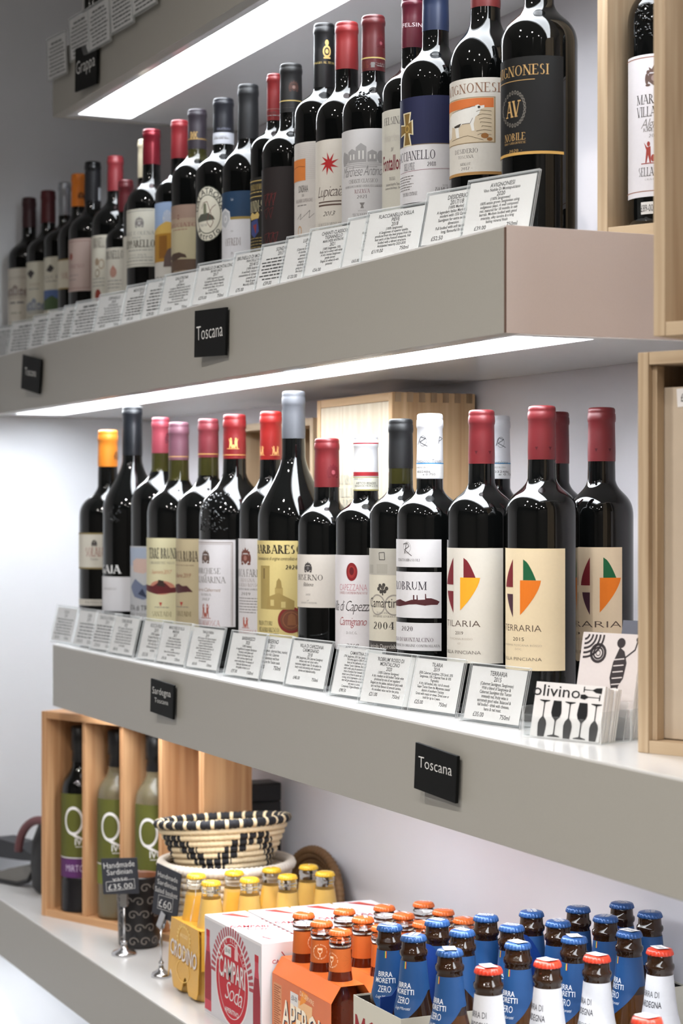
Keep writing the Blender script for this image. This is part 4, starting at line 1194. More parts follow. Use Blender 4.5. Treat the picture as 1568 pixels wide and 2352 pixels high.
def P(a, b='750ml'):
    return [('', .3), (a + '|' + b, 1.3)]


TAGS2 = [   # u of the near-left foot, distance from the front, yaw, lines
    (113, .951, 3, T('SOLAIA', '2018') + [('#', 1)] * 6 + P('£350.00', '1500ml'), 'blurred price card, first on the lower shelf by its left end'),
    (163, .953, 4, T('GAJA', '2019') + [('#', 1)] * 5 + P('£300.00', '1500ml'), 'price card half covered, second from the left end of the lower shelf'),
    (203, .951, 4, T('TENUTA DI TRINORO', '2019') + [('#', 1)] * 6 + P('£230.00', '1500ml'), 'third price card from the left end of the lower shelf, half covered'),
    (244, .950, 4, T('TERRE BRUNE', '2020') + B('(95% Carignano, 5% Bovale Sardo)', 'This full bodied Sardinian red is', 'considered one of the most fantastic', 'wines being made on the island today.', 'Delicate yet powerful. Inky & spiced', 'with terrific structure. Ripe & savoury', 'on the palate.') + P('£88.00', '1500ml'), 'price card priced £88.00, below the bottle with the red hill picture'),
    (310, .952, 5, T('ROCCA RUBIA', '2019') + B('(100% Carignano)', 'Produced from the oldest', 'Carignano grapes. This full', 'red is rich, ripe, soft', 'full flavoured, rounded &', 'complex') + P('£55.00', '1500ml'), 'narrow showing price card right of the £88.00 card'),
    (353, .956, 5, T('MARCHESE DI VILLA', 'MARINA', '2017') + B('(100% Cabernet Sauvignon)', 'A masterclass of fine Sardinian', 'Cabernet Sauvignon. Rich, opulent', 'ruby red in colour, smooth & full', 'bodied.', 'Open a few hours before serving to', 'enjoy it at its best.') + P('£95.00', '1500ml'), 'price card priced £95.00, second right of the £88.00 card'),
    (421, .960, 6, T('TANCA FARRA', '2019') + B('(50% Cannonau, 50% Cabernet Sauvignon)', 'A classy full-bodied Sardinian red made', 'from a successful blend of the', 'Cannonau & Cabernet Sauvignon', 'grapes. Clean & intense on the nose, dry', '& balanced on the palate. A', 'surprisingly elegant & generous (for', 'the price) red which is an eternal', 'favourite here in Olivino as well as in', 'our restaurants!') + P('£65.00', '1500ml'), 'wide price card priced £65.00 for 1500ml, below the embossed bottle with gold figures'),
    (510, .962, 6, T('BARBARESCO', '2020') + B('(100% Nebbiolo)', 'A magnificent & energetic Barbaresco', 'showing a solid palate with', 'floral & red fruited nose. Dry', 'with a nervous depth & silky', 'never-ending finish. An example of', 'lively pure Barbaresco and', 'the quality of what is in it') + P('£97.00', '1500ml'), 'price card priced £97.00, below the left part of the yellow label'),
    (564, .972, 7, T('BISERNO', '2011') + B('(cabernet sauvignon, cabernet franc, merlot)', 'This is a rich, Cabernet', 'Franc-dominant red from', 'Bibbona, on the Tuscan coast.') + P('£135.00') + [('', 2)], 'price card priced £135.00 with a wide blank lower part'),
    (648, .976, 7, T('VILLA DI CAPEZZANA', 'CARMIGNANO', '2018') + B('(80% Sangiovese, 20% Cabernet Sauvignon)', 'Intense ruby red colour with a', 'restrained, elegant nose. On the palate the', 'body is bold and enticing with structured', 'tannins and balanced acidity.') + [('', 1)] + P('£48.00') + [('', 1)], 'price card below the short cream label, with a gap to its right'),
    (752, .975, 8, T('CAMARTINA 2004') + B('(70% Sangiovese, 25% Cab. Sauvignon, 5% Syrah)', 'This wine (aged in 100% French oak)', 'bears all the hallmarks of beautiful,', 'intense Tuscan Cabernet. Showy & round', 'with a wild, spicy & concentrated texture.', 'Hints of smoke & tar beneath the dense,', 'sweet core of fruit & exotic spice. The finish', 'is long, rich & impressive - a stunning wine', 'that will give pleasure for at least another', 'ten years to come.', 'Completely Organic/Biodynamic/Vegan') + P('£98.50'), 'densest printed price card, priced £98.50, half covered by the £21.00 card'),
    (818, .966, 9, T("'ROBRUM' ROSSO DI", 'MONTALCINO', '2020') + B('(100% Cabernet Sauvignon)', 'A dry, medium to full bodied Tuscan wine', 'produced by one of our suppliers!', 'Elegant on the palate, delicate & spicy with', 'tart red fruit flavours & smooth tannins.', 'An excellent value red for the price.') + P('£21.00') + [('', 1)], 'price card priced £21.00 below the three-panel label, with a bright reflection'),
    (921, .980, 9, T('TILARIA', '2019') + B('(50% Cabernet Sauvignon, 25% Syrah, 20%', 'Sangiovese, 10% Cabernet Franc & 10%', 'Pugnitello)', 'A dry, full bodied, inky, rich & smooth', 'Super Tuscan from the Maremma coastal', 'district of southern Tuscany.', 'Great with roasts or stews. Drink now or', 'hold for up to 5 years.') + P('£25.00') + [('', .6)], 'price card priced £25.00 below the whitish leaf label'),
    (1055, .985, 9, T('TERRARIA', '2015') + B('(Cabernet Sauvignon, Sangiovese)', 'With a blend of Sangiovese &', 'Cabernet Sauvignon this Tuscan', 'intensely red, fruity wine is', 'extremely good value. Balanced &', 'full bodied - drink with cheeses,', 'hams & red meat.') + P('£35.00'), 'price card priced £35.00, beside the clear holder of wine glass cards'),
]
for u, y, yaw, ls, lab in TAGS2:
    b = on_y(u, V0, y)
    b.z = CAMZ + Z2T + .0002
    price_tag(lab, b, yaw, ls)

TAGS1 = [   # upper shelf, from the viewer towards the side wall
    (1052, .955, 17, T('AVIGNONESI') + [('Vino Nobile Di Montepulciano', 1.1)] + T('2020') + B('(100% Sangiovese)', '100% estate grown Sangiovese using', 'indigenous yeast. A well composed', 'red, matured for 18 months in oak', 'barrels. Medium bodied with good', 'intensity, silky tannins & a long', 'lasting mineral finish') + P('£39.00'), 'price card priced £39.00 at the shelf corner, below the large gold-lettered black bottle'),
    (957, .953, 15, T('DESIDERIO', '2017/18') + B('(100% Merlot)', 'A legendary Italian Merlot, plush &', 'modern with 15% Cabernet', 'Sauvignon for extra texture &', 'dimension.', 'Full bodied with soft tannins & a', 'long, flavourful finish.') + P('£52.50'), 'price card priced £52.50, below the white bull label'),
    (822, .953, 16, T('FLACCIANELLO DELLA', 'PIEVE', '2018') + B('(100% Sangiovese)', 'A Sangiovese of superior quality,', 'produced from the best grapes from the', 'best parts of the Fontodi vineyards. Full', 'bodied with a vibrant structure.', 'Anticipated maturity 2023-2030') + P('£119.00') + [('', 1)], 'price card priced £119.00, below the gold cross label'),
    (777, .956, 13, T('FONTALLORO', '2018') + B('(100% Sangiovese)', 'A typical Super Tuscan from', 'the most beautiful of', 'Sangiovese grapes', 'vineyards: 1 from the', '& the other from the', 'Full bodied, ruby', 'intense tones, medium', 'an elegant', 'Optimum') + P('£65.00'), 'price card mostly hidden behind the £119.00 card'),
    (690, .952, 13, T('CHIANTI CLASSICO', 'TIGNANELLO') + [('MARCHESE ANTINORI', 1.1)] + T('2021') + B('(100% Sangiovese, 10%)', 'Ruby red in colour with violet', 'A rich, intense Sangiovese', 'gentle tannins', 'Elegant & refined & with', 'potential') + P('£56.00', ''), 'price card priced £56.00, below the villa engraving label'),
    (636, .954, 12, T('LUPICAIA', '2013') + B('(Cabernet Sauvignon, Merlot)', 'A standout Tuscan with', 'personality! Sweet', 'savoury herbs & spices', 'elegance & balance.', 'decidedly round, easy', 'going to offer plenty of', 'the course of the next') + P('£120.00', ''), 'price card priced £120.00, below the red sun label'),
    (580, .955, 12, T('SONDRAIA', '2017/18') + [('#', 1)] * 7 + P('£59.00', '750ml'), 'beige-toned price card left of the £120.00 card'),
    (518, .953, 12, T('BRUNELLO DI MONTALCINO') + [('PIAN DELLE VIGNE', 1.1)] + T('2014/15') + B('(100% Sangiovese)', 'A well-built, intense wine with', 'concentration & richness. Full bodied', 'powerful, soft,', 'fruity & open.', 'Maturity 2020-2025') + P('£75.00'), 'price card priced £75.00, below the all-black scrawled bottle'),
    (434, .952, 12, T('BRUNELLO DI MONTALCINO') + [('BIONDI SANTI', 1.1)] + T('2017') + B('(100% Sangiovese grosso)', 'A gorgeous Brunello! Especially', 'elegant with a refined, elegant,', 'of expressive finish. Very pure &', 'a classic wine.', 'Best from 2024-2035') + P('£275.00') + [('', .6)], 'price card priced £275.00, below the navy and white shield label'),
    (358, .954, 11, T('GALATRONA', '2019') + B('(100% Merlot)', 'A gorgeous, Mediterranean red with', 'seductive palate. Expressive blackberry', 'with a velvety texture. Full-bodied,', 'beautifully balanced & elegant. But', 'tiny amounts to offer.', 'The nose is a mixture with a hint of', 'flowers') + P('£125.00'), 'price card priced £125.00, below the brown landscape label'),
    (318, .957, 11, T('OFFREDI') + [('#', 1)] * 7 + P('£39.00'), 'price card half hidden on the left of the £125.00 card'),
    (272, .952, 11, T('MONTEPULCIANO', '2017') + [('#', 1)] * 7 + P('£42.00'), 'price card right of the £80.00 card, below the heavy-lettered cream label'),
    (210, .953, 11, T('CEPPARELLO', '2018') + B('(100% Sangiovese)', 'This red has been made from the', 'best vineyard selection with', 'hints of berries, balanced and') + [('#', 1)] * 3 + P('£80.00'), 'price card priced £80.00 on the upper shelf, below the rosy red capsule'),
    (157, .953, 11, [('#', 1.3, .5)] + [('#', 1)] * 8, 'blurred price card just left of the £80.00 card'),
    (130, .955, 11, [('#', 1.3, .6)] + [('#', 1)] * 8, 'blurred price card below the black capsule'),
    (95, .953, 11, [('#', 1.3, .5)] + [('#', 1)] * 8, 'blurred price card below the orange capsule on the upper shelf'),
    (60, .955, 11, [('#', 1.3, .6)] + [('#', 1)] * 7, 'blurred price card below the silver capsule'),
    (12, .953, 14, [('#', 1.3, .5)] + [('#', 1)] * 7, 'blurred price card below the two dark red capsules by the side wall'),
    (-34, .952, 11, [('#', 1.3, .6)] + [('#', 1)] * 8, 'blurred price card at the side wall end of the upper shelf'),
]
for u, y, yaw, ls, lab in TAGS1:
    b = on_y(u, V0, y)
    b.z = CAMZ + Z1T + .0002
    price_tag(lab, b, yaw, ls)

for k, (u, v, roll, lab) in enumerate((
        (109, 190, 9, 'blurred card holder hooked on the edge of the top shelf, nearest its left end'), (160, 146, 7, 'blurred card holder on the top shelf edge above the grappa sign'),
        (203, 124, 4, 'blurred card holder on the top shelf edge below the dark bottle'), (253, 84, 4, 'blurred card holder on the top shelf edge, fourth from its left end'),
        (302, 44, 3, 'blurred card holder with white glare at the top edge of the picture'))):
    b = on_y(u, v, YF - .010)
    price_tag(lab, b, 0, [('#', 1.2, .6)] + [('#', 1)] * 8, lean=-3, L=.104, H=.068, roll=roll * .4, group='card holders hooked on the top shelf edge', hang=True)


# ------------------------------------------------------------------ chalk signs on the shelf fronts
def chalk_sign(label, u0, v0, u1, v1, roll, words, yf=YF, sz=.3):
    a, b = on_y(u0, v0, yf), on_y(u1, v1, yf)
    w, h = abs(b.x - a.x), abs(a.z - b.z)
    c = (a + b) / 2
    t = thing('chalk_sign', (c.x, yf - .006, c.z), label, 'sign', 'small black chalk signs on the shelf fronts', rot=(0, radians(roll), radians(4)))
    MB().box((-w / 2, -.0035, -h / 2), (w / 2, 0, h / 2), 0, .0004).build('slate', M_BLACK, t)
    MB().lathe([(0, 0), (.010, 0), (.0115, .003), (.008, .0075), (0, .0085)], 14).build('putty_dot', M_PAPER, t, rot=(-pi / 2, 0, 0), loc=(0, .0002, 0))
    art = Art()
    for k, (s, y, hh, ww) in enumerate(words):
        art.text(s, 0, y * h, hh * h, ww * w, 'l', M_CHALK, rot=.04)
    art.build('chalk_writing', flat_map((0, -.0035, 0), (1, 0, 0), (0, 0, 1)), t)


chalk_sign('black chalk sign reading Toscana on the upper shelf front', 467, 718, 528, 813, 2, [('Toscana', -.12, .30, .84)])
chalk_sign('tilted black chalk sign near the left end of the upper shelf front', 66, 824, 100, 896, 9, [('Toscana', -.05, .22, .6)])
chalk_sign('black chalk sign with faint writing on the lower shelf front, near its left end', 364, 1560, 408, 1649, 3, [('Sardegna', .1, .2, .8), ('Toscana', -.15, .14, .6)])
chalk_sign('large black chalk sign reading Toscana on the lower shelf front', 976, 1709, 1061, 1839, 4, [('Toscana', .02, .24, .8)])
chalk_sign('black chalk sign reading Grappa on the top shelf front', 190, 117, 231, 190, 2, [('Grappa', -.1, .3, .86)])

# ------------------------------------------------------------------ wooden wine crates
def crate(label, loc, yaw, W, D, H, t=.011, front='open', dividers=0, mats=(None, None), cat='crate', joints=False, back=True, fm=None):
    mz, mx = mats
    c = thing('wooden_crate', loc, label, cat, 'wooden wine crates', radians(yaw))
    e = .0004
    MB().box((0, 0, 0), (t, D, H), 0, .0008).build('side_board', mz, c)
    MB().box((W - t, 0, 0), (W, D, H), 0, .0008).build('side_board', mz, c)
    MB().box((t + e, .0005, 0), (W - t - e, D, t), 0, .0006).build('base_board', mx, c)
    MB().box((t + e, .0005, H - t), (W - t - e, D, H), 0, .0006).build('top_board', mx, c)
    MB().box((t + e, D - .006, t + e), (W - t - e, D - .0005, H - t - e), 0, 0).build('back_panel', mz, c)
    for i in range(dividers):
        x = t + (W - 2 * t) * (i + 1) / (dividers + 1)
        MB().box((x - .004, .004, t + e), (x + .004, D - .0065, H - t - e), 0, .0005).build('divider', mz, c)
    if front == 'panel':
        MB().box((t + .002, .018, t + .001), (W - t - .002, .023, H - t - .020), 0, .001).build('sliding_lid', W_PLY, c)
        for x in (t + e, W - t - .0055):
            MB().box((x, .006, t + e), (x + .005, .017, H - t - e), 0, 0).build('lid_rail', mz, c)
    elif front == 'flush':
        n = 3
        for i in range(n):
            x0 = t + e + (W - 2 * t - 2 * e) * i / n
            x1 = t + e + (W - 2 * t - 2 * e) * (i + 1) / n
            MB().box((x0 + .0002, .001, t + e), (x1 - .0002, .010, H - t - e), 0, .0004).build('front_board', fm or mz, c)
    if joints:
        n = 7
        for i in range(n):
            y = D * (i + .25) / n
            MB().box((W - t - .001, y, H - .0125), (W + .0006, y + D / n * .5, H + .0004), 0, .0002).build('finger_joint', W_DARK, c)
    return c


def sticker(parent, o, ex, ey, w, h, txt, name='price_sticker', m=None):
    a = Art()
    a.rect(-w / 2, -h / 2, w / 2, h / 2, m or M_PAPER, 0)
    a.text(txt, 0, -h * .22, h * .44, w * .72, 'r', M_INK)
    return a.build(name, flat_map(o, ex, ey), parent)


WALLX = on_y(0, 0, YF)
# behind the lower row
W_PLANK = wood('pale_plank', (220, 208, 186), (202, 184, 156), 2, 16)
b = on_y(900, 900, 1.150)
ck = crate('tall pale crate with toothed corner joints standing behind the lower row', (b.x - .24, 1.150, CAMZ + Z2T), 0, .24, .122, b.z - CAMZ - Z2T, front='flush', mats=(W_PINE, W_PINE_X), joints=True, fm=W_PLANK)
a = Art()
INKC = C(176, 178, 164)
for s, v in (('MARCHESE', 1112), ('DI VILLAMARINA', 1142), ('CABERNET', 1168)):
    z = on_y(800, v, 1.15).z - CAMZ - Z2T
    a.text(s, .118, z, .012, {'M': .10, 'D': .165, 'C': .10}[s[0]], 's', INKC)
a.build('stencilled_print', flat_map((0, .0008, 0), (1, 0, 0), (0, 0, 1)), ck)
b = on_y(727, 936, 1.175)
crate('open crate with dark inside, mostly hidden behind bottles and left of the jointed crate', (-2.985, 1.178, CAMZ + Z2T), 0, .31, .094, .352, front='open', dividers=1, mats=(W_PALE, W_PALE_X))
# right hand crates
p = on_z(1464, 1728, Z2T)
lc = crate('crate with sliding lid and price sticker at the right end of the lower shelf', (p.x, p.y, CAMZ + Z2T), 22, .165, .10, (V0 - 810) / FPX * (Z2T * FPX / (V0 - 1728)) - Z2T, t=.0115, front='panel', mats=(W_PALE, W_PALE_X))
sticker(lc, (.0455, .0178, .322), Vector((1, 0, .06)).normalized(), Vector((-.06, 0, 1)).normalized(), .030, .0165, '£11-00')
W_ = 1.75
p = pt(1500, 773, W_)
uc = crate('big open crate overhanging at the right edge of the picture, empty and dark inside', (p.x, p.y, p.z), 22, .40, .13, .40, t=.0118, front='open', dividers=1, mats=(W_PALE, W_PALE_X))
crate('closed crate standing right of the boarded crate, under the overhanging one', (-1.335, 1.00, CAMZ + Z2T), 0, .155, .16, p.z - CAMZ - Z2T - .0002, t=.011, front='flush', mats=(W_PALE, W_PALE_X))
p = pt(1371, 515, 2.04)
vc = crate('open crate standing on the right end of the upper shelf, holding a wine bottle', (p.x, p.y, CAMZ + Z1T), 26, .135, .115, .37, t=.012, front='open', mats=(W_PALE, W_PALE_X))
bottle('wine bottle with embossed shoulder and white crested label standing in the upper crate', 'wine bottle', 1521, 1.140, -160, 80, -120, -80, -40, 62, foil(150, 30, 40), [
    (122, 450, -14, 62, (210, 207, 212), [('crest', 1502, 148, 200, (96, 76, 70)), ('t', 'MARCHESE', 214, 236, 1562, 's', DK, 1511), ('t', 'VILLAMARINA', 242, 265, 1570, 's', DK, 1516), ('t', 'Alghero', 270, 292, 1540, 'i', GY, 1505), ('t', 'RISERVA', 292, 300, 1528, 's', GY, 1502), ('t', '2017', 306, 314, 1514, 's', GY, 1502),
     ('figs', 1500, 322, 372, (150, 60, 52)), ('t', 'SELLA&MOSCA', 382, 402, 1556, 's', DK, 1510), ('t', 'CASA FONDATA', 408, 412, 1530, 's', GY, 1505), ('r', 1440, 128, 1590, 130, (140, 90, 70)), ('r', 1440, 436, 1590, 438, (140, 90, 70))]),
    (462, 490, -26, 11, (206, 204, 202), [('t', '£89-00', 468, 484, 1500, 'r', DK)])], zs=Z1T + .0122, rimw=62, emboss=(1490, 45, 17, 60, 21))

# bottle standing on the top shelf
bottle('dark bottle on the top shelf, cut off by the picture edge', 'bottle', 216, .974, -250, 27, -230, -210, -190, -150, foil(30, 30, 34), [(-130, 20, -95, 40, (200, 198, 198), [])], zs=Z0B + THK, rimw=16)


# ------------------------------------------------------------------ card holders at the right end of the lower shelf
def card_holder(label, base, yaw, cw, ch, n, printer, name='card_holder', lean=12, deep=.034):
    t = thing(name, base, label, 'card holder', 'clear holders with printed cards', radians(yaw))
    mb = MB()
    e = .0018
    W = cw + .008
    R = Matrix.Rotation(-radians(lean), 4, 'X')
    sheet(mb, (-.004, 0, 0), (cw + .004, deep + .016, e), None, 2)
    sheet(mb, (-.004, 0, e), (cw + .004, e, .022), None, 1)
    sheet(mb, (-.004, deep, e), (cw + .004, deep + e, .045), R, 1)
    for x in (-.004 - e, cw + .004):
        sheet(mb, (x, 0, 0), (x + e, deep + .014, .030), None, 0)
    mb.build('clear_box', [M_ACRYL, M_ACEDGE], t)
    for i in range(n):
        y = .004 + i * (deep - .012) / max(1, n - 1)
        card = MB().box((R0.uniform(-.0005, .0012), y, e + .0002), (cw + R0.uniform(-.0012, .0006), y + (deep - .012) / n * .78, ch + R0.uniform(-.001, .001)), 0, 0, R).build('printed_card', M_PAPER, t)
        if i == 0:
            a = Art()
            printer(a, cw, ch)
            f = flat_map((0, y, e), (1, 0, 0), (0, 0, 1))
            a.build('card_print', lambda x, z, l: R @ f(x, z, l + 1e-4), card)
    return t


BLKI = C(24, 24, 26)


def wine_glass(a, x, y0, y1, up, m, wide=1.0, rot=0):
    """Glass silhouette between y0 (foot) and y1 (rim) if up, else hanging."""
    h = abs(y1 - y0)
    pr = [(.30, 0), (.30, .02), (.04, .06), (.028, .12), (.028, .42), (.05, .46), (.19, .55), (.25, .66), (.235, .80), (.19, 1.0)]
    pts = [(px_ * h * .62 * wide, py * h) for px_, py in pr]
    L = [(-q[0], q[1]) for q in pts] + [(q[0], q[1]) for q in reversed(pts)]
    if rot:
        L = [(q[1], -q[0]) for q in L]
        a.poly([(x + q[0], y0 + q[1]) for q in L], m, 3)
    else:
        a.poly([(x + q[0], (y0 + q[1]) if up else (y1 - q[1])) for q in L], m, 3)


def print_glasses(a, w, h):
    a.text('olivino', w * .31, h * .73, h * .20, w * .68, 'r', BLKI)
    for i in range(5):
        up = i % 2 == 0
        x = w * (.16 + .185 * i)
        if up:
            wine_glass(a, x, h * .02 - .0, h * .66, False, BLKI, .95)
        else:
            wine_glass(a, x, h * .03, h * .66, True, BLKI, 1.15)
    a.poly([(w * .70, h * .90), (w * .82, h * .895), (w * .87, h * .93), (w * .95, h * .94), (w * .95, h * .84), (w * .87, h * .85), (w * .82, h * .885), (w * .70, h * .885)], BLKI, 3)
    a.line([(w * .70, h * .85), (w * .70, h * .94)], .0012, BLKI, 3)
    a.poly([(w * .66, h * .80), (w * .72, h * .81), (w * .77, h * .775), (w * .93, h * .77), (w * .93, h * .76), (w * .77, h * .76), (w * .72, h * .72), (w * .66, h * .735)], BLKI, 3)
    a.line([(w * .93, h * .72), (w * .93, h * .81)], .0012, BLKI, 3)


INK2 = C(52, 46, 48)


def print_figures(a, w, h):
    a.rect(0, 0, w, h, C(206, 198, 196), 1)
    for k in range(5):       # rippled rings in the top corner
        a.ell(w * .04, h * .98, .006 + .0045 * k, .006 + .0045 * k, INK2, 3, 22, (1 - .0022 / (.006 + .0045 * k)), -90, 0)
    for k in range(3):
        a.ell(w * .30, h * .80, .003 + .0035 * k, .003 + .0035 * k, INK2, 3, 18, .7)
    for (x, y, s) in ((.66, .62, 1.0), (.22, .26, .62)):     # two striped figures
        X, Y = w * x, h * y
        q = s * .5 * h
        P_ = [(0, .5), (.12, .42), (.2, .2), (.16, -.1), (.05, -.28), (-.1, -.3), (-.16, -.1), (-.12, .2), (-.04, .4)]
        a.poly([(X + p[0] * q, Y + p[1] * q) for p in P_], INK2, 3)
        for k in range(5):
            a.line([(X - .10 * q, Y + (.25 - .12 * k) * q), (X + .13 * q, Y + (.28 - .12 * k) * q)], .0011 * s, C(206, 198, 196), 4)
        a.ell(X + .02 * q, Y + .58 * q, .1 * q, .1 * q, INK2, 3, 12)
        a.line([(X - .06 * q, Y - .25 * q), (X - .28 * q, Y - .62 * q)], .0016 * s, INK2, 3)
        a.line([(X + .05 * q, Y - .25 * q), (X + .02 * q, Y - .66 * q)], .0016 * s, INK2, 3)
        a.line([(X + .15 * q, Y + .3 * q), (X + .36 * q, Y + .46 * q), (X + .40 * q, Y + .62 * q)], .0016 * s, INK2, 3)
        a.ell(X + .41 * q, Y + .66 * q, .05 * q, .05 * q, INK2, 3, 10)
    for X, Y in ((w * .58, h * .1), (w * .42, h * .06)):
        a.ell(X, Y + .004, .0022, .0022, INK2, 3, 10)
        a.line([(X, Y + .002), (X + .001, Y - .006)], .002, INK2, 3)
        a.line([(X - .005, Y + .004), (X, Y), (X + .005, Y + .002)], .0012, INK2, 3)


p = on_z(1209, 1694, Z2T)
card_holder('clear holder of white cards printed with black wine glasses', (p.x, p.y, CAMZ + Z2T + .0002), 20, .085, .055, 7, print_glasses)
p = pt(1304, V0, 1.975)
card_holder('clear holder of tan cards printed with dark striped figures, behind the wine glass cards', (p.x, p.y, CAMZ + Z2T + .0002), 21, .070, .101, 8, print_figures, deep=.036)


def print_dark(a, w, h):
    a.rect(0, 0, w, h, C(40, 40, 44), 1)
    a.poly([(w * .2, h * .1), (w * .5, h * .5), (w * .75, h * .38), (w * .6, h * .15)], C(206, 200, 110), 2)
    a.ell(w * .52, h * .33, .004, .004, C(40, 40, 44), 3, 14)
    a.ell(w * .52, h * .33, .0028, .0028, C(206, 200, 110), 4, 14)
    a.rect(0, h * .78, w, h, C(92, 94, 104), 2)


p = pt(1395, V0, 2.055)
card_holder('clear holder of dark cards with a yellow leaf, half hidden behind the tan figure cards', (p.x, p.y, CAMZ + Z2T + .0002), 21, .060, .108, 4, print_dark, deep=.026)

# ------------------------------------------------------------------ lowest shelf
ZS = CAMZ + Z3T
M_CLEAR = mat('clear_bottle_glass', (238, 242, 240), 0.03, var=0.0, trans=1.0, spec=0.5)
M_FROST = mat('frosted_glass', (176, 164, 130), 0.25, var=0.05, scale=40, trans=0.7)
M_AMBER = mat('amber_beer_glass', (104, 62, 20), 0.05, var=0.08, scale=50, trans=0.55)
M_BROWN = mat('dark_brown_glass', (44, 26, 14), 0.05, var=0.08, scale=50, spec=0.55)
M_SPRITZ = mat('dark_spritz_liquid', (96, 34, 12), 0.05, var=0.08, scale=50, trans=0.3)
M_SODA = mat('cloudy_yellow_drink', (226, 184, 100), 0.12, var=0.08, scale=60, trans=0.15)
CAPMATS = {'yellow': mat('yellow_cap_enamel', (232, 186, 52), 0.25, var=0.03, spec=0.6), 'orange': mat('orange_cap_enamel', (216, 106, 44), 0.25, var=0.03, spec=0.6),
           'blue': mat('blue_cap_enamel', (50, 90, 148), 0.28, 0.2, var=0.03, spec=0.6), 'red': mat('red_cap_enamel', (212, 62, 38), 0.28, var=0.03, spec=0.6)}


def crown_cap(parent, z, colour, top=None, r=.0137, sticker=None, rng=None):
    """z: height of the cap's top."""
    prof = [(r * .80, -.0066), (r * 1.0, -.0062), (r * .985, -.0045), (r * .955, -.0028), (r * .90, -.0010), (r * .72, -.0002), (r * .35, 0), (0, 0)]
    n = 21

    def rm(a, j):
        return 1 + (.035 * cos(n * a) if j in (1, 2) else .022 * cos(n * a) if j == 3 else 0)
    o = MB().lathe([(p[0], z + p[1]) for p in prof], 126, 0, rmod=rm).build('crown_cap', CAPMATS[colour], parent)
    a = Art()
    if top:
        for k, s in enumerate(top):
            a.text(s, 0, .001 - .006 * k, .0045, .017 if len(s) > 4 else .011, 'b', M_PAPER)
        q = radians((rng or R0).uniform(-50, 50))
        a.build('cap_print', flat_map((0, 0, z + .0001), (cos(q), sin(q), 0), (-sin(q), cos(q), 0)), o)
    if sticker:
        q = radians((rng or R0).uniform(-25, 15))
        st = Art()
        st.rect(-.0100, -.0065, .0100, .0065, M_PAPER, 0, 6)
        st.text(sticker, 0, -.002, .0042, .013, 'r', M_INK)
        f = flat_map((0, 0, z + .0004), (cos(q), sin(q), 0), (-sin(q), cos(q), 0))
        lift = (rng or R0).uniform(.5, 1.6)
        st.build('price_sticker', lambda x, y, l: f(x, y, l + max(0, x) ** 2 * 8 * lift), o)
    return o


def at_front(root):
    """Direction of the viewer-side middle for print on a small bottle."""
    c = Vector((-root.location.x, -root.location.y, 0)).normalized()
    return c, Vector((-c.y, c.x, 0))


def skin_map(root, prof):
    c, rt = at_front(root)
    return lambda x, y, l: (c * cos(x) + rt * sin(x)) * (prof_r(prof, y) + l + 2e-4) + Vector((0, 0, y))


def base_to(pr):
    return [(0, .006), (pr * .7, .002), (pr * .9, 0), (pr * .98, .002), (pr, .006)]


# ---- small yellow-capped bottles
SODA_P = base_to(.026) + [(.026, .052), (.0245, .066), (.0205, .092), (.0165, .118), (.0138, .138), (.0128, .143), (.0128, .148), (.0136, .149), (.0136, .153), (.0125, .154), (.0125, .158), (.011, .159), (0, .159)]


def soda(x, y, label, face):
    t = thing('soda_bottle', (x, y, ZS), label, 'bottle', 'small yellow-capped soda bottles')
    MB().lathe(SODA_P, 32, lambda j, a: 0 if SODA_P[j + 1][1] > .1385 else 1).build('glass_body', [M_CLEAR, M_SODA], t)
    crown_cap(t, .162, 'yellow')
    a = Art()
    q = radians(face)
    a.rect(q - 1.25, .075, q + 1.25, .134, C(222, 168, 64), 0, 20, 20)
    a.text('CRODINO', q, .104, .0085, 2.2, 'b', M_PAPER, rot=.1)
    a.rect(q - 1.2, .096, q + 1.2, .098, C(246, 214, 130), 2, 12)
    a.build('paper_label', skin_map(t, SODA_P), t, curved=.12)


PAIRS = ('in the pair nearest the shelf edge', 'in the second pair from the shelf edge', 'in the third pair from the shelf edge', 'in the pair nearest the wall')
for i in range(4):
    for j in range(2):
        soda(-2.662 + .058 * j, .994 + .0572 * i, 'small yellow-capped soda bottle %s, %s' % (PAIRS[i], ('basket side', 'box side')[j]), (-20, 150, 30, 140, -120, 170, 100, 160)[i * 2 + j])

M_YCARD = mat('yellow_carton', (216, 164, 56), 0.4, var=0.08, scale=30)
M_YIN = mat('grey_board', (176, 164, 140), 0.8)


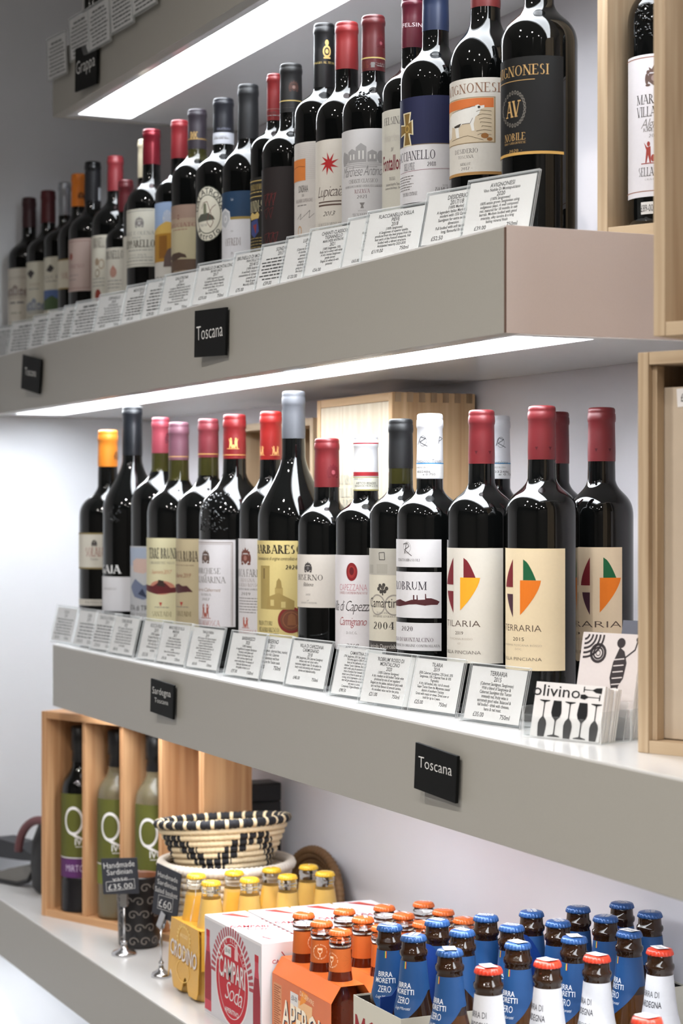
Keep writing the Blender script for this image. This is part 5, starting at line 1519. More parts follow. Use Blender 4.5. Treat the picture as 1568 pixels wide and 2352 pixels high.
def soda_carton(y0, label, front):
    x0, x1, d, h = -2.693, -2.5735, .1135, .100
    t = thing('bottle_carton', (x0, y0, ZS), label, 'carton', 'yellow four bottle cartons')
    W = x1 - x0

    for nm, yy in (('front_panel', 0.0), ('rear_panel', d)):
        n = 24
        bot = [(W * i / n, .006 + .022 * max(0, sin(2 * pi * i / n * 2 + .6)) ** 1.5) for i in range(n + 1)]
        sg = 1 if yy == 0 else -1
        pts = bot + [(W, .066), (W - .006, h), (.006, h), (0, .066)]
        V, F = [], []
        mb = MB()
        xf = Matrix.Translation((0, yy, 0)) @ Matrix.Rotation(-radians(2.2 * sg), 4, 'X') @ Matrix(((1, 0, 0, 0), (0, 0, -1, 0), (0, 1, 0, 0), (0, 0, 0, 1)))
        mb.prism(pts, -.0004, .0004, 0, xf)
        o = mb.build(nm, M_YCARD, t)
        if yy == 0 and front:
            a = Art()
            a.ell(W * .5, .078, .024, .018, C(246, 210, 120), 1, 28, .9)
            for k in range(22):
                q = 2 * pi * k / 22
                a.line([(W * .5 + .024 * cos(q), .078 + .018 * sin(q)), (W * .5 + .0275 * cos(q), .078 + .021 * sin(q))], .0016, C(248, 224, 150), 1)
            a.ell(W * .5, .034, .026, .015, C(246, 206, 110), 1, 28, .93)
            a.text('CRODINO', W * .5 + .0012, .0465, .021, W * .88, 'b', C(176, 120, 24), 2, rot=-.05)
            a.text('CRODINO', W * .5, .048, .021, W * .88, 'b', M_PAPER, 3, rot=-.05)
            a.text('ANALCOLICO', W * .5, .080, .005, W * .26, 'b', C(250, 230, 170), 3)
            f = flat_map((0, -.0008, 0), (1, 0, 0), (0, 0, 1))
            R = Matrix.Rotation(-radians(2.2), 4, 'X')
            a.build('carton_print', lambda x, y, l: R @ f(x, y, l), o)
    MB().box((.0005, .006, .045), (.0013, d - .006, .098)).build('end_flap', M_YCARD, t)
    MB().box((W - .0013, .006, .045), (W - .0005, d - .006, .098)).build('end_flap', M_YCARD, t)
    MB().box((.006, .007, .0975), (W - .006, d - .007, .0985)).build('top_panel', M_YCARD, t)


soda_carton(.9630, 'yellow scallop-edged carton at the shelf edge, beside a chrome sign stand', True)
soda_carton(1.080, 'second yellow carton, behind the lettered one and hidden by white boxes', False)

# ---- white boxes with red print
M_WBOX = mat('white_carton', (232, 228, 230), 0.45, var=0.02, scale=40)
CR, CR2 = C(188, 34, 48), C(130, 26, 36)


def campari(k, y0, label):
    x0, x1, d, h = -2.539, -2.338, .0585, .1305
    W = x1 - x0
    t = thing('drinks_box', (x0, y0, ZS), label, 'box', 'white boxes with red print')
    o = MB().box((0, 0, 0), (W, d, h), 0, .0008).build('carton_body', M_WBOX, t)
    a = Art()                     # lid: glass sketch, wordmark and edge dashes
    a.poly([(W * .05, d * .30), (W * .05, d * .62), (W * .22, d * .86), (W * .22, d * .74)], C(206, 84, 60), 1)
    a.poly([(W * .05, d * .30), (W * .05, d * .44), (W * .22, d * .80), (W * .22, d * .74)], CR, 2)
    a.line([(W * .02, d * .15), (W * .02, d * .4), (W * .05, d * .4)], .0008, CR, 1)
    a.text('CAMPARI', W * .52, d * .38, .014, d * .85, 'b', CR, 2, rot=pi / 2 * 0 + 1.2)
    a.text('Soda', W * .60, d * .42, .012, d * .5, 'i', CR, 2, rot=1.2)
    a.ell(W * .52, d * .5, .040, .026, C(214, 200, 204), 1, 30, .975)
    for j in range(9):
        a.line([(W * (.30 + .07 * j), d * .05), (W * (.32 + .07 * j), d * .16)], .0016, CR2, 2)
        a.line([(W * (.30 + .07 * j), d * .985), (W * (.325 + .07 * j), d * .985)], .003, CR2, 2)
    a.text('ITALIA', W * .84, d * .25, .006, d * .5, 'l', CR, 2, rot=.2)
    a.text('APERITIVO', W * .90, d * .30, .005, d * .6, 'l', CR, 2, rot=.2)
    a.build('lid_print', flat_map((0, 0, h), (1, 0, 0), (0, 1, 0)), o)
    if k == 0:
        a = Art()                 # broad side: red oval with wordmark, bottles and rays
        cx, cz = W * .50, h * .47
        a.rect(.002, .002, W - .002, h - .004, C(206, 204, 208), 1)
        for j in range(26):
            q = pi * (j + .5) / 26
            if abs(q - pi / 2) > .05:
                a.line([(cx + .060 * cos(q), cz + .056 * sin(q)), (cx + .074 * cos(q), cz + .069 * sin(q))], .0046, C(170, 70, 80), 2)
        a.ell(cx, cz, .059, .0585, M_PAPER, 3, 40)
        a.ell(cx, cz, .056, .0560, CR, 4, 40)
        a.ell(cx, cz, .047, .048, M_PAPER, 5, 40, .98)
        for n, s in enumerate('BITTER ALLA SODA'):
            q = radians(155 - n * 8.6)
            if s != ' ':
                a.text(s, cx + .0500 * cos(q), cz + .0505 * sin(q), .0055, .0042, 'b', M_PAPER, 6, rot=q - pi / 2)
        a.text('CAMPARI', cx - .001, cz - .001, .026, .092, 'b', CR2, 7, rot=-.03)
        a.text('CAMPARI', cx, cz, .026, .092, 'b', M_PAPER, 8, rot=-.03)
        a.text('Soda', cx + .006, cz - .026, .024, .06, 'i', M_PAPER, 8, rot=-.03)
        a.text('APERITIVO', cx, cz - .042, .006, .048, 'b', M_PAPER, 8)
        a.poly([(cx + .010, cz + .030), (cx + .022, cz + .030), (cx + .022, cz + .042), (cx + .0175, cz + .052), (cx + .0145, cz + .052), (cx + .010, cz + .042)], C(226, 190, 190), 7)
        a.rect(cx - .026, cz + .031, cx - .002, cz + .044, M_PAPER, 9)
        a.text('£8-00', cx - .014, cz + .035, .006, .018, 'r', M_INK, 10)
        for bx in (.014, W - .016):
            s = 1 if bx < .1 else -1
            a.poly([(bx - .012, .006), (bx + .012, .006), (bx + .012, .062), (bx + .006, .094), (bx + .006, .108), (bx - .006, .108), (bx - .006, .094), (bx - .012, .062)], C(196, 70, 84), 2)
            a.poly([(bx - .012, .020), (bx + .012, .020), (bx + .012, .060), (bx + .007, .084), (bx - .007, .084), (bx - .012, .060)], C(152, 40, 54), 3)
            a.rect(bx - .0065, .104, bx + .0065, .113, CR, 3)
        a.build('front_print', flat_map((0, 0, 0), (1, 0, 0), (0, 0, 1)), o)
    a = Art()                     # end face
    for n, (s, z, w) in enumerate((('CAMPARI', .104, .030), ('BITTER', .095, .018), ('MILANO', .086, .016), ('SODA', .060, .014))):
        a.text(s, d * .5, z, .0048, w, 'b', CR, 2)
    a.line([(d * .46, .118), (d * .54, .112)], .0012, CR, 2)
    a.rect(d * .26, .010, d * .95, .048, CR, 2)
    a.text('CAMPARI', d * .6, .036, .005, d * .5, 'b', M_PAPER, 3)
    a.text('o', d * .36, .036, .004, .004, 'b', M_PAPER, 3)
    a.text('o', d * .36, .016, .004, .004, 'b', M_PAPER, 3)
    a.build('end_print', flat_map((W, 0, 0), (0, 1, 0), (0, 0, 1)), o)


for k, w_ in enumerate(('at the shelf edge, red oval on its side', 'second from the shelf edge', 'third from the shelf edge', 'nearest the wall')):
    campari(k, .960 + .0625 * k, 'white drinks box with red print, %s' % w_)

# ---- orange-capped bottles in orange sleeves
SPR_P = base_to(.0262) + [(.0262, .070), (.0245, .086), (.0195, .101), (.0152, .113), (.0136, .124), (.0126, .150), (.0125, .153), (.0135, .1545), (.0135, .158), (.0124, .159), (.0134, .1605), (.0134, .163), (.0122, .164), (.0122, .169), (.010, .170), (0, .170)]
M_OCARD = mat('orange_carton', (216, 108, 46), 0.38, var=0.10, scale=24)
ORL = C(190, 96, 40)
OW = C(244, 206, 170)


def spritz(x, y, label, face):
    t = thing('spritz_bottle', (x, y, ZS), label, 'bottle', 'small orange-capped spritz bottles')
    MB().lathe(SPR_P, 32, lambda j, a: 0 if SPR_P[j + 1][1] > .1531 else 1).build('glass_body', [M_CLEAR, M_SPRITZ], t)
    crown_cap(t, .173, 'orange', ['APEROL'])
    a = Art()
    q = radians(face)
    a.rect(q - pi, .1245, q + pi, .1515, ORL, 0, 40, 10)
    k = 1 / .013
    a.poly([(q - .0030 * k, .1425), (q + .0030 * k, .1425), (q + .0027 * k, .1375), (q + .0006 * k, .1350), (q + .0006 * k, .1315), (q - .0006 * k, .1315), (q - .0006 * k, .1350), (q - .0027 * k, .1375)], OW, 3)
    a.poly([(q - .0022 * k, .1400), (q + .0022 * k, .1400), (q + .0020 * k, .1378), (q, .1362), (q - .0020 * k, .1378)], ORL, 4)
    for n, s in enumerate('APERITIVO PRONTO DA CONDIVIDERE'):
        w = radians(200 - n * 11.6)
        if s != ' ':
            a.text(s, q + .0084 * cos(w) * k, .1372 + .0084 * sin(w), .0016, .0012 * k, 'b', OW, 3)
    for n in range(10):
        w = 2 * pi * n / 10
        a.line([(q + 1.9 + .003 * cos(w) * k, .138 + .003 * sin(w)), (q + 1.9 + .011 * cos(w) * k, .138 + .011 * sin(w))], .0002, C(150, 80, 36), 2)
    a.build('neck_label', skin_map(t, SPR_P), t, curved=.14)


def spritz_carton(y, k, label):
    x0, x1 = -2.334, -2.156
    W = x1 - x0
    t = thing('bottle_carton', (x0, y, ZS), label, 'carton', 'orange bottle cartons')
    hw, tw, h1, h2 = .0274, .0150, .094, .113
    sec = [(-hw, .0005), (-hw, h1), (-tw, h2), (tw, h2), (hw, h1), (hw, .0005)]
    names = ('front_panel', 'front_slope', 'top_panel', 'rear_slope', 'rear_panel', 'base_panel')
    for n in range(6):
        a, b = sec[n], sec[(n + 1) % 6]
        A, Bv = Vector((0, a[0], a[1])), Vector((0, b[0], b[1]))
        nrm = (Bv - A).cross(Vector((1, 0, 0))).normalized()
        e = nrm * .0005
        V = [A, A + Vector((W, 0, 0)), Bv + Vector((W, 0, 0)), Bv]
        mb = MB()
        mb.add([v for v in V] + [v - e for v in V], [[0, 1, 2, 3], [7, 6, 5, 4], [0, 4, 5, 1], [1, 5, 6, 2], [2, 6, 7, 3], [3, 7, 4, 0]])
        o = mb.build(names[n], M_OCARD, t)
        if n == 0 and k == 0:
            p = Art()
            p.rect(.004, .006, .030, .084, C(214, 150, 110), 1)
            for i in range(26):
                p.rect(.006, .010 + i * .0028, .028 - (i * 7 % 5) * .002, .0112 + i * .0028, C(150, 74, 40), 2)
            p.poly([(.062, .002), (.058, .078), (.124, .078), (.118, .002)], C(222, 140, 66), 1)
            p.poly([(.060, .052), (.058, .078), (.124, .078), (.122, .054), (.104, .060), (.088, .052), (.074, .059)], C(238, 190, 140), 2)
            p.poly([(.086, .072), (.104, .080), (.112, .090), (.094, .092)], C(240, 150, 60), 3)
            p.rect(.058, .068, .082, .084, M_PAPER, 5)
            p.text('£8-00', .070, .074, .006, .017, 'r', M_INK, 6)
            p.text('DA SERVIRE', .108, .083, .0055, .042, 'b', OW, 4, rot=-.1)
            for s, z, hh, w_ in (('APEROL', .030, .034, .124), ('SPRITZ', -.004, .028, .11)):
                for m_, d_, l_ in ((C(40, 40, 66), .0022, 6), (C(248, 236, 214), 0, 8)):
                    p.text(s, .094 + d_, z - d_ * .6 + .004, hh, w_, 'b', m_, l_, rot=-.02)
            p.strips(.1)
            p.build('front_print', flat_map((0, -hw - .0003, 0), (1, 0, 0), (0, 0, 1)), o)
        if n == 1 and k == 0:
            p = Art()
            L_ = (Bv - A).length
            for i in range(9):
                p.line([(.015 + .018 * i, L_ * .05), (.022 + .016 * i, L_ * .95)], .0008, C(246, 160, 80), 1)
            p.rect(.060, L_ * .1, .120, L_ * .85, C(238, 140, 70), 1)
            p.text('DA SERVIRE', .126, L_ * .3, .006, .038, 'b', OW, 3)
            p.build('slope_print', flat_map(A, (1, 0, 0), (Bv - A).normalized()), o)


ROWC = ('front', 'second', 'third', 'rear')
for i in range(4):
    y = 1.0005 + .0555 * i
    spritz_carton(y, i, 'orange bottle carton with tall white lettering at the shelf edge' if i == 0 else 'orange bottle carton, %s of the row behind the lettered one' % ('first', 'second', 'last')[i - 1])
    for j in range(3):
        spritz(-2.30 + .0545 * j, y, 'orange-capped spritz bottle, %s end of the %s orange carton' % (('box', 'middle, not the', 'viewer')[j], ROWC[i]) if j != 1 else 'orange-capped spritz bottle in the middle of the %s orange carton' % ROWC[i], (62, -8, -50, 170, 150, 60, 110, 80, 150, 60, 120, 170)[i * 3 + j])

# ---- beers
BEER_P = base_to(.0282) + [(.0282, .108), (.0273, .122), (.0247, .137), (.0210, .150), (.0178, .163), (.0155, .180), (.0136, .200), (.0132, .205), (.0146, .2065), (.0150, .209), (.0146, .2115), (.0130, .213), (.0126, .219), (.0122, .224), (0, .224)]
M_BLUE = mat('blue_neck_paper', (30, 74, 126), 0.45, var=0.06, scale=50, bump=0.03)
BW = C(226, 228, 232)


def beer(x, y, label, colour, face, stick=None, sard=False, group=None, name='beer_bottle'):
    t = thing(name, (x, y, ZS), label, 'bottle', group)
    body = M_AMBER if stick else M_BROWN
    MB().lathe(BEER_P, 36, lambda j, a: 0 if BEER_P[j + 1][1] > .165 else 1).build('glass_body', [M_BROWN, body], t)
    crown_cap(t, .2275, colour, ['BIRRA', 'MORETTI'] if not sard and not stick else None, .0138, stick)
    a = Art()
    q = radians(face)
    if not sard:
        z1, n = .2015, 40
        V, F = [], []
        for i in range(n + 1):
            s = -pi + 2 * pi * i / n
            zb = .137 + .034 * min(1, abs(s) / 1.7)
            for j in range(17):
                V.append((q + s, zb + (z1 - zb) * j / 16))
        for i in range(n):
            for j in range(16):
                F.append([i * 17 + j, i * 17 + j + 1, i * 17 + j + 18, i * 17 + j + 17])
        a.add(V, F, M_BLUE, 0)
        k = 1 / .0165
        a.text('BIRRA', q, .1745, .0052, .0165 * k, 'b', BW, 3)
        a.text('MORETTI', q, .1680, .0052, .0225 * k, 'b', BW, 3)
        a.text('ZERO', q, .1585, .0066, .0135 * k, 'r', BW, 3)
        a.text('Luigi Moretti', q, .1525, .0030, .0165 * k, 'i', BW, 3)
        for i, c in enumerate((C(44, 120, 70), C(214, 190, 90), C(190, 60, 50))):
            a.rect(q - .08 + .06 * i, .194, q - .02 + .06 * i, .2012, c, 3)
        a.build('neck_label', skin_map(t, BEER_P), t, curved=.1)
    else:
        a.rect(q - pi, .129, q + pi, .2015, C(204, 204, 208), 0, 44, 24)
        k = 1 / .019
        for s, z, h, w, st in (('BIRRA DI', .1800, .0060, .0245, 'r'), ('SARDEGNA', .1700, .0060, .0300, 'b'), ('BIRRIFICIO DI', .1580, .0042, .030, 'r'), ('NNI-CAGLIARI', .1505, .0042, .0325, 'b'), ('LOCALITÀ', .1430, .0036, .019, 'r'), ('AREDDU-GROGASTU', .1370, .0036, .037, 'b')):
            a.text(s, q, z, h, w * k, st, C(56, 56, 62), 3)
        a.build('neck_label', skin_map(t, BEER_P), t, curved=.1)
    return t


M_BCARD = mat('blue_carton', (28, 62, 136), 0.4, var=0.06, scale=20)
M_GCARD = mat('cream_grey_carton', (206, 202, 188), 0.5, var=0.03, scale=30)
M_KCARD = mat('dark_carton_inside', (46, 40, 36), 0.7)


def beer_carton(y0, k, label):
    x0, W, d, h = -1.9835, .1155, .1155, .1485
    t = thing('bottle_carton', (x0, y0, ZS), label, 'carton', 'blue and grey four bottle cartons')
    for nm, lo, hi in (('front_panel', (0, 0, 0), (W, .0006, h)), ('rear_panel', (0, d - .0006, 0), (W, d, h)), ('end_panel', (0, .0007, 0), (.0006, d - .0007, h)), ('end_panel', (W - .0006, .0007, 0), (W, d - .0007, h)), ('base_panel', (.0007, .0007, 0), (W - .0007, d - .0007, .0006))):
        o = MB().box(lo, hi).build(nm, M_GCARD, t)
        # dark sheets stand just inside the panels
        c = [(lo[i] + hi[i]) / 2 for i in range(3)]
        if nm == 'front_panel' and k == 0:
            a = Art()
            a.text('MORETTI', .080, h - .052, .032, .150, 'b', C(150, 34, 40), 2)
            a.V = [(min(v[0], W - .001), v[1], v[2]) for v in a.V]
            a.rect(.0775, .004, .0795, h - .028, C(150, 44, 40), 2)
            a.rect(.0800, .004, .0810, h - .028, C(90, 60, 40), 2)
            a.build('carton_print', flat_map((0, 0, 0), (1, 0, 0), (0, 0, 1)), o)
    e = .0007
    MB().box((e, e, .002), (W - e, e + .0002, h - .002)).box((e, d - e - .0002, .002), (W - e, d - e, h - .002)).box((e, e + .001, .002), (e + .0002, d - e - .001, h - .002)).box((W - e - .0002, e + .001, .002), (W - e, d - e - .001, h - .002)).build('dark_inner_sheets', M_KCARD, t)
    n = 16                     # handle divider with a curved top
    pts = [(.004, .002), (d - .004, .002)] + [(d - .004 - (d - .008) * i / n, .158 + .052 * (0.5 - .5 * cos(2 * pi * min(1, max(0, (i / n - .12) / .76)))) ** .7) for i in range(n + 1)]
    xf = Matrix(((0, 0, 1, W / 2), (1, 0, 0, 0), (0, 1, 0, 0), (0, 0, 0, 1)))
    MB().prism(pts, -.0005, .0005, 0, xf).build('handle_divider', M_BCARD, t)
    MB().box((.002, d / 2 - .0004, .002), (W / 2 - .001, d / 2 + .0004, .140)).build('cross_divider', M_BCARD, t)
    MB().box((W / 2 + .001, d / 2 - .0004, .002), (W - .002, d / 2 + .0004, .140)).build('cross_divider', M_BCARD, t)


BG = 'blue-capped beer bottles in cartons'
for k, w_ in enumerate(('at the shelf edge, lettered in dark red', 'in the middle, behind the lettered one', 'nearest the wall')):
    beer_carton(.9215 + .1175 * k, k, 'grey and blue beer carton %s' % w_)
    for j in range(2):
        for i in range(2):
            beer(-1.955 + .0575 * i, .9215 + .1175 * k + .0295 + .0575 * j, 'blue-capped beer bottle in the %s carton, %s, %s row' % (('edge', 'middle', 'wall-side')[k], ('nearer the shelf edge', 'nearer the wall')[j], ('orange bottle', 'viewer side')[i]), 'blue', (-18, -38, 150, 100, -150, -60, 120, 90, 170, -45, 120, 130)[k * 4 + j * 2 + i], group=BG)
OR = ('nearest the shelf edge', 'second from the shelf edge', 'third from the shelf edge', 'nearest the wall')
for n, y in enumerate((.953, 1.032, 1.0995, 1.167)):
    beer(-1.82, y, 'blue-capped beer bottle with price sticker on its cap, %s' % OR[n], 'blue', (-52, -40, -36, -60)[n], stick='£2-00', group='blue-capped beers with price stickers')
for n, y in enumerate((.951, 1.0175, 1.0744, 1.149)):
    beer(-1.735, y, 'red-capped beer with white neck label, %s in its row' % OR[n], 'red', (-44, -54, -58, -40)[n], stick='£3-00', sard=True, group='red-capped beers with white neck labels')
beer(-1.506, .984, 'red-capped beer at the bottom edge of the picture, only its cap showing', 'red', -40, stick='£3.00', sard=True, group='red-capped beers with white neck labels')

# ---- open crate of liqueurs
lc_p = on_z(95, 2102, Z3T)
LQ = crate('four-compartment open pine crate of liqueur bottles on the lowest shelf', (lc_p.x, lc_p.y, ZS), 23, .388, .104, .338, t=.0115, front='open', dividers=3, mats=(W_WARM, W_WARM_X))
LQM = LQ.matrix_basis
GRL = C(88, 90, 36)


def liqueur(i, label, glass, band, word, low=None):
    x = .0115 + (.388 - .023) / 4 * (i + .5)
    loc = Matrix.Translation(LQ.location) @ Matrix.Rotation(radians(23), 4, 'Z') @ Vector((x - .003, .039, .0118))
    R, H = .0325, .300
    prof = [(0, .012), (R * .7, .003), (R * .9, 0), (R, .006), (R, .196)] + bez((R, .196), (R, .222), (.0155, .222), (.0150, .242), 12) + [(.0140, .262), (.0140, H), (0, H)]
    t = thing('liqueur_bottle', loc, label, 'bottle', 'liqueur bottles in the pine crate')
    MB().lathe(prof, 36).build('glass_body', glass, t)
    MB().lathe([(.0152, .244), (.0146, .262), (.0165, .263), (.0165, H + .001), (.014, H + .003), (0, H + .003)], 28).build('black_stopper', foil(20, 20, 22), t)
    a = Art()
    q = radians(-47 + 25)
    a.rect(q - 1.25, .0905, q + 1.25, .194, GRL, 0, 24, 3)
    a.rect(q - 1.25, .057, q + 1.25, .088, band, 0, 24, 2)
    a.rect(q - 1.25, .0885, q + 1.25, .0900, M_PAPER, 0, 24, 2)
    k = 1 / R
    a.ell(q, .150, .0165 * k, .0235, M_PAPER, 2, 36, .8)
    a.poly([(q - .004 * k, .128), (q + .002 * k, .124), (q + .018 * k, .118), (q + .017 * k, .121), (q + .004 * k, .128), (q, .132)], M_PAPER, 3)
    a.text('IVO', q + .014 * k, .111, .0105, .022 * k, 'b', M_PAPER, 4)
    a.rect(q + .004 * k, .1075, q + .024 * k, .1085, M_PAPER, 3)
    a.text(word, q + .002 * k, .067, .011 if len(word) < 7 else .008, (.032 if len(word) < 7 else .040) * k, 'l', C(206, 190, 214) if len(word) < 7 else GRL, 3)
    a.build('front_label', skin_map(t, prof), t, curved=.09)
    if low:
        MB().lathe([(R + .0003, .001), (R + .0006, .010), (R + .0004, .03), (R + .0008, .040), (R + .0003, .054)], 36, rmod=lambda a, j: 1 + .008 * sin(9 * a + j)).build('black_wrap', foil(22, 20, 24, .3), t)


liqueur(0, 'dark liqueur bottle with green label and purple band, in the first compartment', M_GLASS, C(88, 44, 96), 'MIRTO', True)
liqueur(1, 'frosted liqueur bottle with green label in the second compartment', M_FROST, C(110, 118, 44), 'FILU')
liqueur(2, 'frosted liqueur bottle with green label and lime band in the third compartment', M_FROST, C(168, 186, 58), 'LIMONCINO')

# ---- black gift box behind, woven things
p = on_y(598, 1795, 1.232)
t = thing('gift_box', (p.x, p.y, ZS), 'plain black box standing behind the pine crate against the wall', 'box')
MB().box((-.024, -.026, 0), (.024, .026, p.z - ZS - .03), 0, .002).build('box_body', foil(18, 18, 20, .5, 0), t)
MB().box((-.0245, -.0265, p.z - ZS - .0295), (.0245, .0265, p.z - ZS), 0, .003).build('box_lid', foil(20, 20, 22, .5, 0), t)

M_STRAW = mat('cream_straw', (232, 212, 176), 0.8, var=0.10, scale=180, bump=0.3)
M_WHITEST = mat('white_straw', (226, 216, 204), 0.8, var=0.10, scale=180, bump=0.3)
M_BLKST = mat('black_straw', (28, 28, 34), 0.75, var=0.15, scale=180, bump=0.3)
M_BRNST = mat('brown_wicker', (120, 88, 56), 0.7, var=0.22, scale=120, bump=0.4)


def coil(parent, name, R, z, r, mats, patt, seg=240, stitches=80, wob=0.0, ph=0.0):
    pts = [(R * cos(2 * pi * i / seg), R * sin(2 * pi * i / seg), z + wob * sin(2 * pi * i / seg + ph)) for i in range(seg)]
    return MB().tube(pts, r, 8, closed=True, rmod=lambda i: 1 + .11 * sin(2 * pi * stitches * i / seg), mfun=patt).build(name, mats, parent)


def basket(label, loc, rings, floor_r, tilt, kind):
    t = thing('woven_basket', loc, label, 'basket', 'coiled straw baskets', rot=tilt)
    n = len(rings)
    for k, (R, z, r) in enumerate(rings):
        rng = random.Random(k * 7 + (3 if kind else 5))
        if kind == 'bw':
            if k == n - 1:
                pf = lambda i: 1 if (i % 8) < 6 else 0
            elif k == n - 2:
                pf = lambda i: 0
            else:
                # stepped blocks climbing round the wall
                def pf(i, k=k):
                    w = (i + 7) % 60
                    s = abs(w - 30)
                    step = int(s / 5)
                    on = abs(step - k) <= 1 and k < n - 2
                    return 1 if (on and i % 6 != 0) else 0
        else:
            pf = (lambda i: 1 if i % 4 == 0 else 0) if k < n - 1 else (lambda i: 0)
        coil(t, 'rim_coil' if k == n - 1 else 'coil', R, z, r, [M_STRAW, M_BLKST] if kind == 'bw' else [M_WHITEST, M_STRAW], pf)
    MB().lathe([(0, .004), (floor_r, .004), (floor_r, .001), (0, .001)], 40).build('woven_floor', M_STRAW, t)
    return t


bx, by = -2.784, 1.087
low = [(.062 + .029 * sin((k / 14) * pi / 2), .005 + .0103 * k, .0056) for k in range(14)] + [(.0950, .151, .0075)]
basket('white coiled straw basket on the lowest shelf, holding a smaller black and cream one', (bx, by, ZS + .0005), low, .064, (0, 0, 0), None)
top = [(.066 + .0040 * k, .004 + .0088 * k, .0050) for k in range(7)] + [(.0955, .0665, .0062)]
basket('cream basket with black stepped pattern, sitting tilted in the white basket', (bx - .002, by - .002, ZS + .1465), top, .066, (radians(-1.5), radians(-5.5), radians(20)), 'bw')

t = thing('wicker_tray', (-2.83, YB - .030, ZS + .0755), 'round brown wicker tray leaning on the wall behind the yellow-capped bottles', 'tray', rot=(radians(90 - 9), 0, 0))
for k in range(9):
    R = .0735 - .0078 * k
    coil(t, 'rim_coil' if k == 0 else 'coil', R, .004 if k < 2 else 0, .0075 if k == 0 else .0058, [M_BRNST], lambda i: 0, 192, 64, .0008)
t.scale = (1.36, 1, 1)

# ---- black cup with scrolls
p = on_z(319, 2172, Z3T)
t = thing('scroll_cup', (p.x, p.y, ZS), 'black cup with pale scroll pattern and brown inside, beside a chrome sign stand', 'cup')
cp = [(r_ * 1.13, z_) for r_, z_ in ((0, .001), (.024, 0), (.0275, .004), (.0285, .03), (.0295, .07), (.0300, .108), (.0292, .110), (.0280, .107), (.0270, .03), (.025, .008), (0, .008))]
MB().lathe(cp, 40, lambda j, a: 1 if j > 5 else 0).build('cup_body', [foil(24, 22, 24, .3, 0), foil(110, 66, 40, .4, 0)], t)
a = Art()
rg = random.Random(4)
for i in range(11):
    for j in range(5):
        q, z = -pi + 2 * pi * (i + .5 * (j % 2)) / 11, .012 + .0205 * j
        ss = rg.choice((-1, 1))
        P_ = []
        for n in range(13):
            w = n / 12 * 2.3 * pi + rg.random() * .1
            rr = .0078 * (1 - n / 12 * .82)
            P_.append((q + ss * rr * cos(w) / .0295, z + rr * sin(w)))
        for m_ in range(12):
            x0, y0, x1, y1 = P_[m_][0], P_[m_][1], P_[m_ + 1][0], P_[m_ + 1][1]
            dx, dy = (x1 - x0) * .0295, y1 - y0
            l = sqrt(dx * dx + dy * dy) or 1
            ox, oy = -dy / l * .0006, dx / l * .0006
            a.add([(x0 - ox / .0295, y0 - oy), (x1 - ox / .0295, y1 - oy), (x1 + ox / .0295, y1 + oy), (x0 + ox / .0295, y0 + oy)], [[0, 1, 2, 3]], C(150, 142, 136), 2)
a.build('scroll_pattern', skin_map(t, cp), t)


# ---- chrome sign stands with chalk cards
def sign_stand(label, u, v, rb, hz, cu, cv, cw, ch, yaw, roll, words, clipt):
    p = on_z(u, v, Z3T)
    t = thing('sign_stand', (p.x, p.y, ZS), label, 'sign', 'chrome sign stands')
    MB().lathe([(0, 0), (rb, 0), (rb, .003), (rb * .86, .006), (rb * .45, .009), (rb * .28, .012), (rb * .22, .018), (rb * .3, .020), (rb * .2, .022), (0, .022)], 32).build('base', M_CHROME, t)
    MB().tube([(0, 0, .018), (0, 0, hz)], .0017, 10).build('stem', M_CHROME, t)
    w = p.dot(Vector((-CS, SN, 0)))
    c = pt(cu, cv, w) - p
    c.z = pt(cu, cv, w).z - ZS
    c += Vector((CS, -SN, 0)) * .007      # the card sits in the near jaw of its clip
    Rm = Matrix.Rotation(radians(yaw), 4, 'Z') @ Matrix.Rotation(radians(roll), 4, 'Y')
    clip = MB()
    clip.box((-.0055, -.0035, -.004), (.0055, -.0022, .020), 0, .0004)
    clip.box((-.0055, .0022, -.004), (.0055, .0035, .020), 0, .0004)
    clip.box((-.0055, -.0035, -.006), (.0055, .0035, -.004), 0, .0004)
    clip.build('clip', M_CHROME, t, loc=(0, 0, hz), rot=(0, radians(clipt), radians(yaw)))
    cd = MB().box((-cw / 2, -.0008, -ch / 2), (cw / 2, .0008, ch / 2), 0, .0003).build('chalk_card', mat('dark_chalk_card', (44, 46, 54), .6, var=.12, scale=80), t)
    cd.location = c
    cd.rotation_euler = (0, radians(roll), radians(yaw))
    a = Art()
    for s, y, hh, ww in words:
        a.text(s, 0, y * ch, hh * ch, ww * cw, 'l', M_CHALK, rot=.06)
    b0 = words[-1]
    y0, y1, x1 = (b0[1] - .06) * ch, (b0[1] + b0[2] + .05) * ch, b0[3] * cw * .58
    a.line([(-x1, y0), (x1, y0 + .004), (x1, y1 + .004), (-x1, y1), (-x1, y0)], .0005, M_CHALK, 3)
    a.build('chalk_writing', flat_map((0, -.0008, 0), (1, 0, 0), (0, 0, 1)), cd)


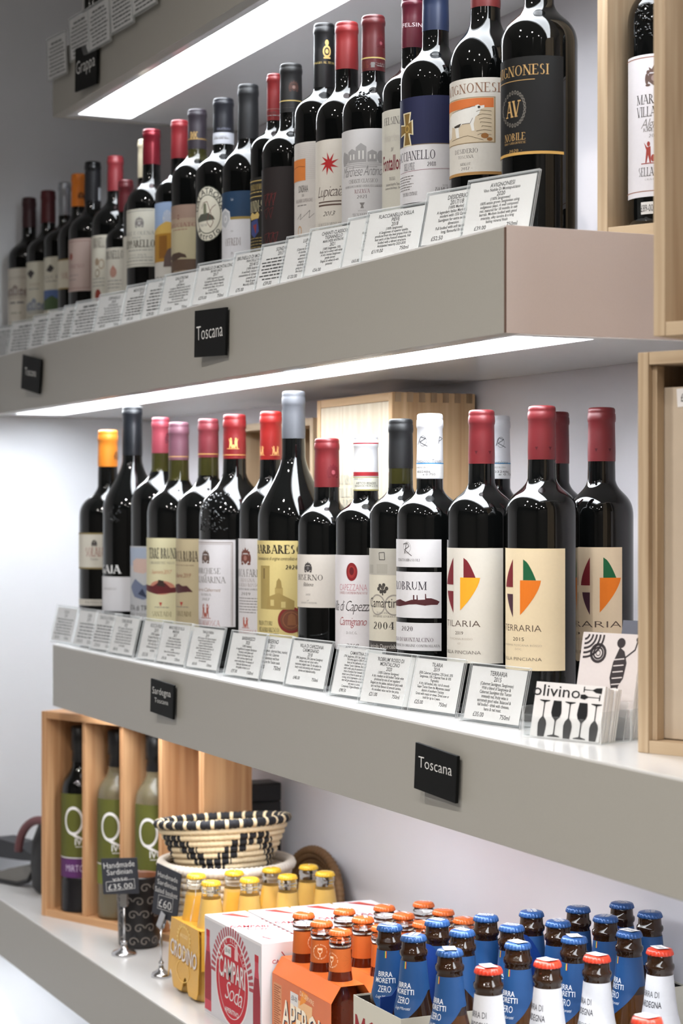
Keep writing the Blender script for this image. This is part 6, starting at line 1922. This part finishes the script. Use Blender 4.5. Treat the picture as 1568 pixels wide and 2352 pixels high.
sign_stand('chrome stand with chalk card priced £35, in front of the scroll cup', 285, 2193, .0190, .079, 277, 2010, .058, .054, 50, -4, [('Handmade', .24, .16, .86), ('Sardinian', .05, .15, .7), ('vase', -.13, .12, .42), ('£35.00', -.36, .15, .68)], 0)
sign_stand('chrome stand with narrow tilted chalk card, beside the yellow carton', 370, 2243, .0145, .076, 384, 2050, .058, .074, 18, 9, [('Handmade', .28, .10, .80), ('Sardinian', .13, .10, .78), ('Salad basket', -.03, .10, .9), ('£60', -.30, .16, .5)], 28)

# ---- black things by the side wall
p = on_z(62, 2045, Z3T)
t = thing('shoulder_bag', (-3.43, 1.035, ZS), 'black bag with dull red curved edge, left of the pine crate', 'bag', rz=radians(24))
MB().lathe([(0, 0), (.055, 0), (.066, .010), (.070, .05), (.066, .09), (.052, .122), (.025, .138), (0, .141)], 36, rmod=lambda a, j: 1 - .22 * abs(sin(a))).build('bag_body', foil(22, 21, 23, .6, 0), t)
arc = [(.062 * cos(radians(q)), -.052, .070 + .062 * sin(radians(q))) for q in range(-5, 186, 8)]
MB().tube(arc, .0075, 10, up=Vector((0, 1, 0))).build('red_edge', mat('dull_red_leather', (100, 60, 64), .55, var=.1, scale=60), t)
t = thing('tape_gun', (-3.545, 0.985, ZS), 'low dark grey and black tool beside the black bag, by the side wall', 'tool', rz=radians(24))
pts = [(-.10, 0), (.02, 0), (.058, .016), (.070, .040), (.060, .058), (.02, .076), (-.04, .080), (-.10, .070)]
xf = Matrix(((1, 0, 0, 0), (0, 0, 1, 0), (0, 1, 0, 0), (0, 0, 0, 1)))
MB().prism([(-.10, .044), (.036, .048), (.064, .050), (.058, .062), (.02, .076), (-.04, .080), (-.10, .070)], -.022, .022, 0, xf).build('upper_shell', foil(26, 28, 34, .4, 0), t)
MB().prism([(-.10, .006), (.02, .006), (.048, .018), (.060, .036), (.050, .042), (.0, .030), (-.06, .012), (-.10, .010)], -.020, .020, 0, xf).build('grey_cheek', mat('grey_plastic', (112, 110, 106), .5, var=.05), t)
MB().tube([(-.10, -.021, .004), (.02, -.021, .004), (.052, -.021, .014), (.068, -.021, .036), (.064, -.021, .056)], .004, 8).build('black_edge', foil(18, 18, 20, .5, 0), t)
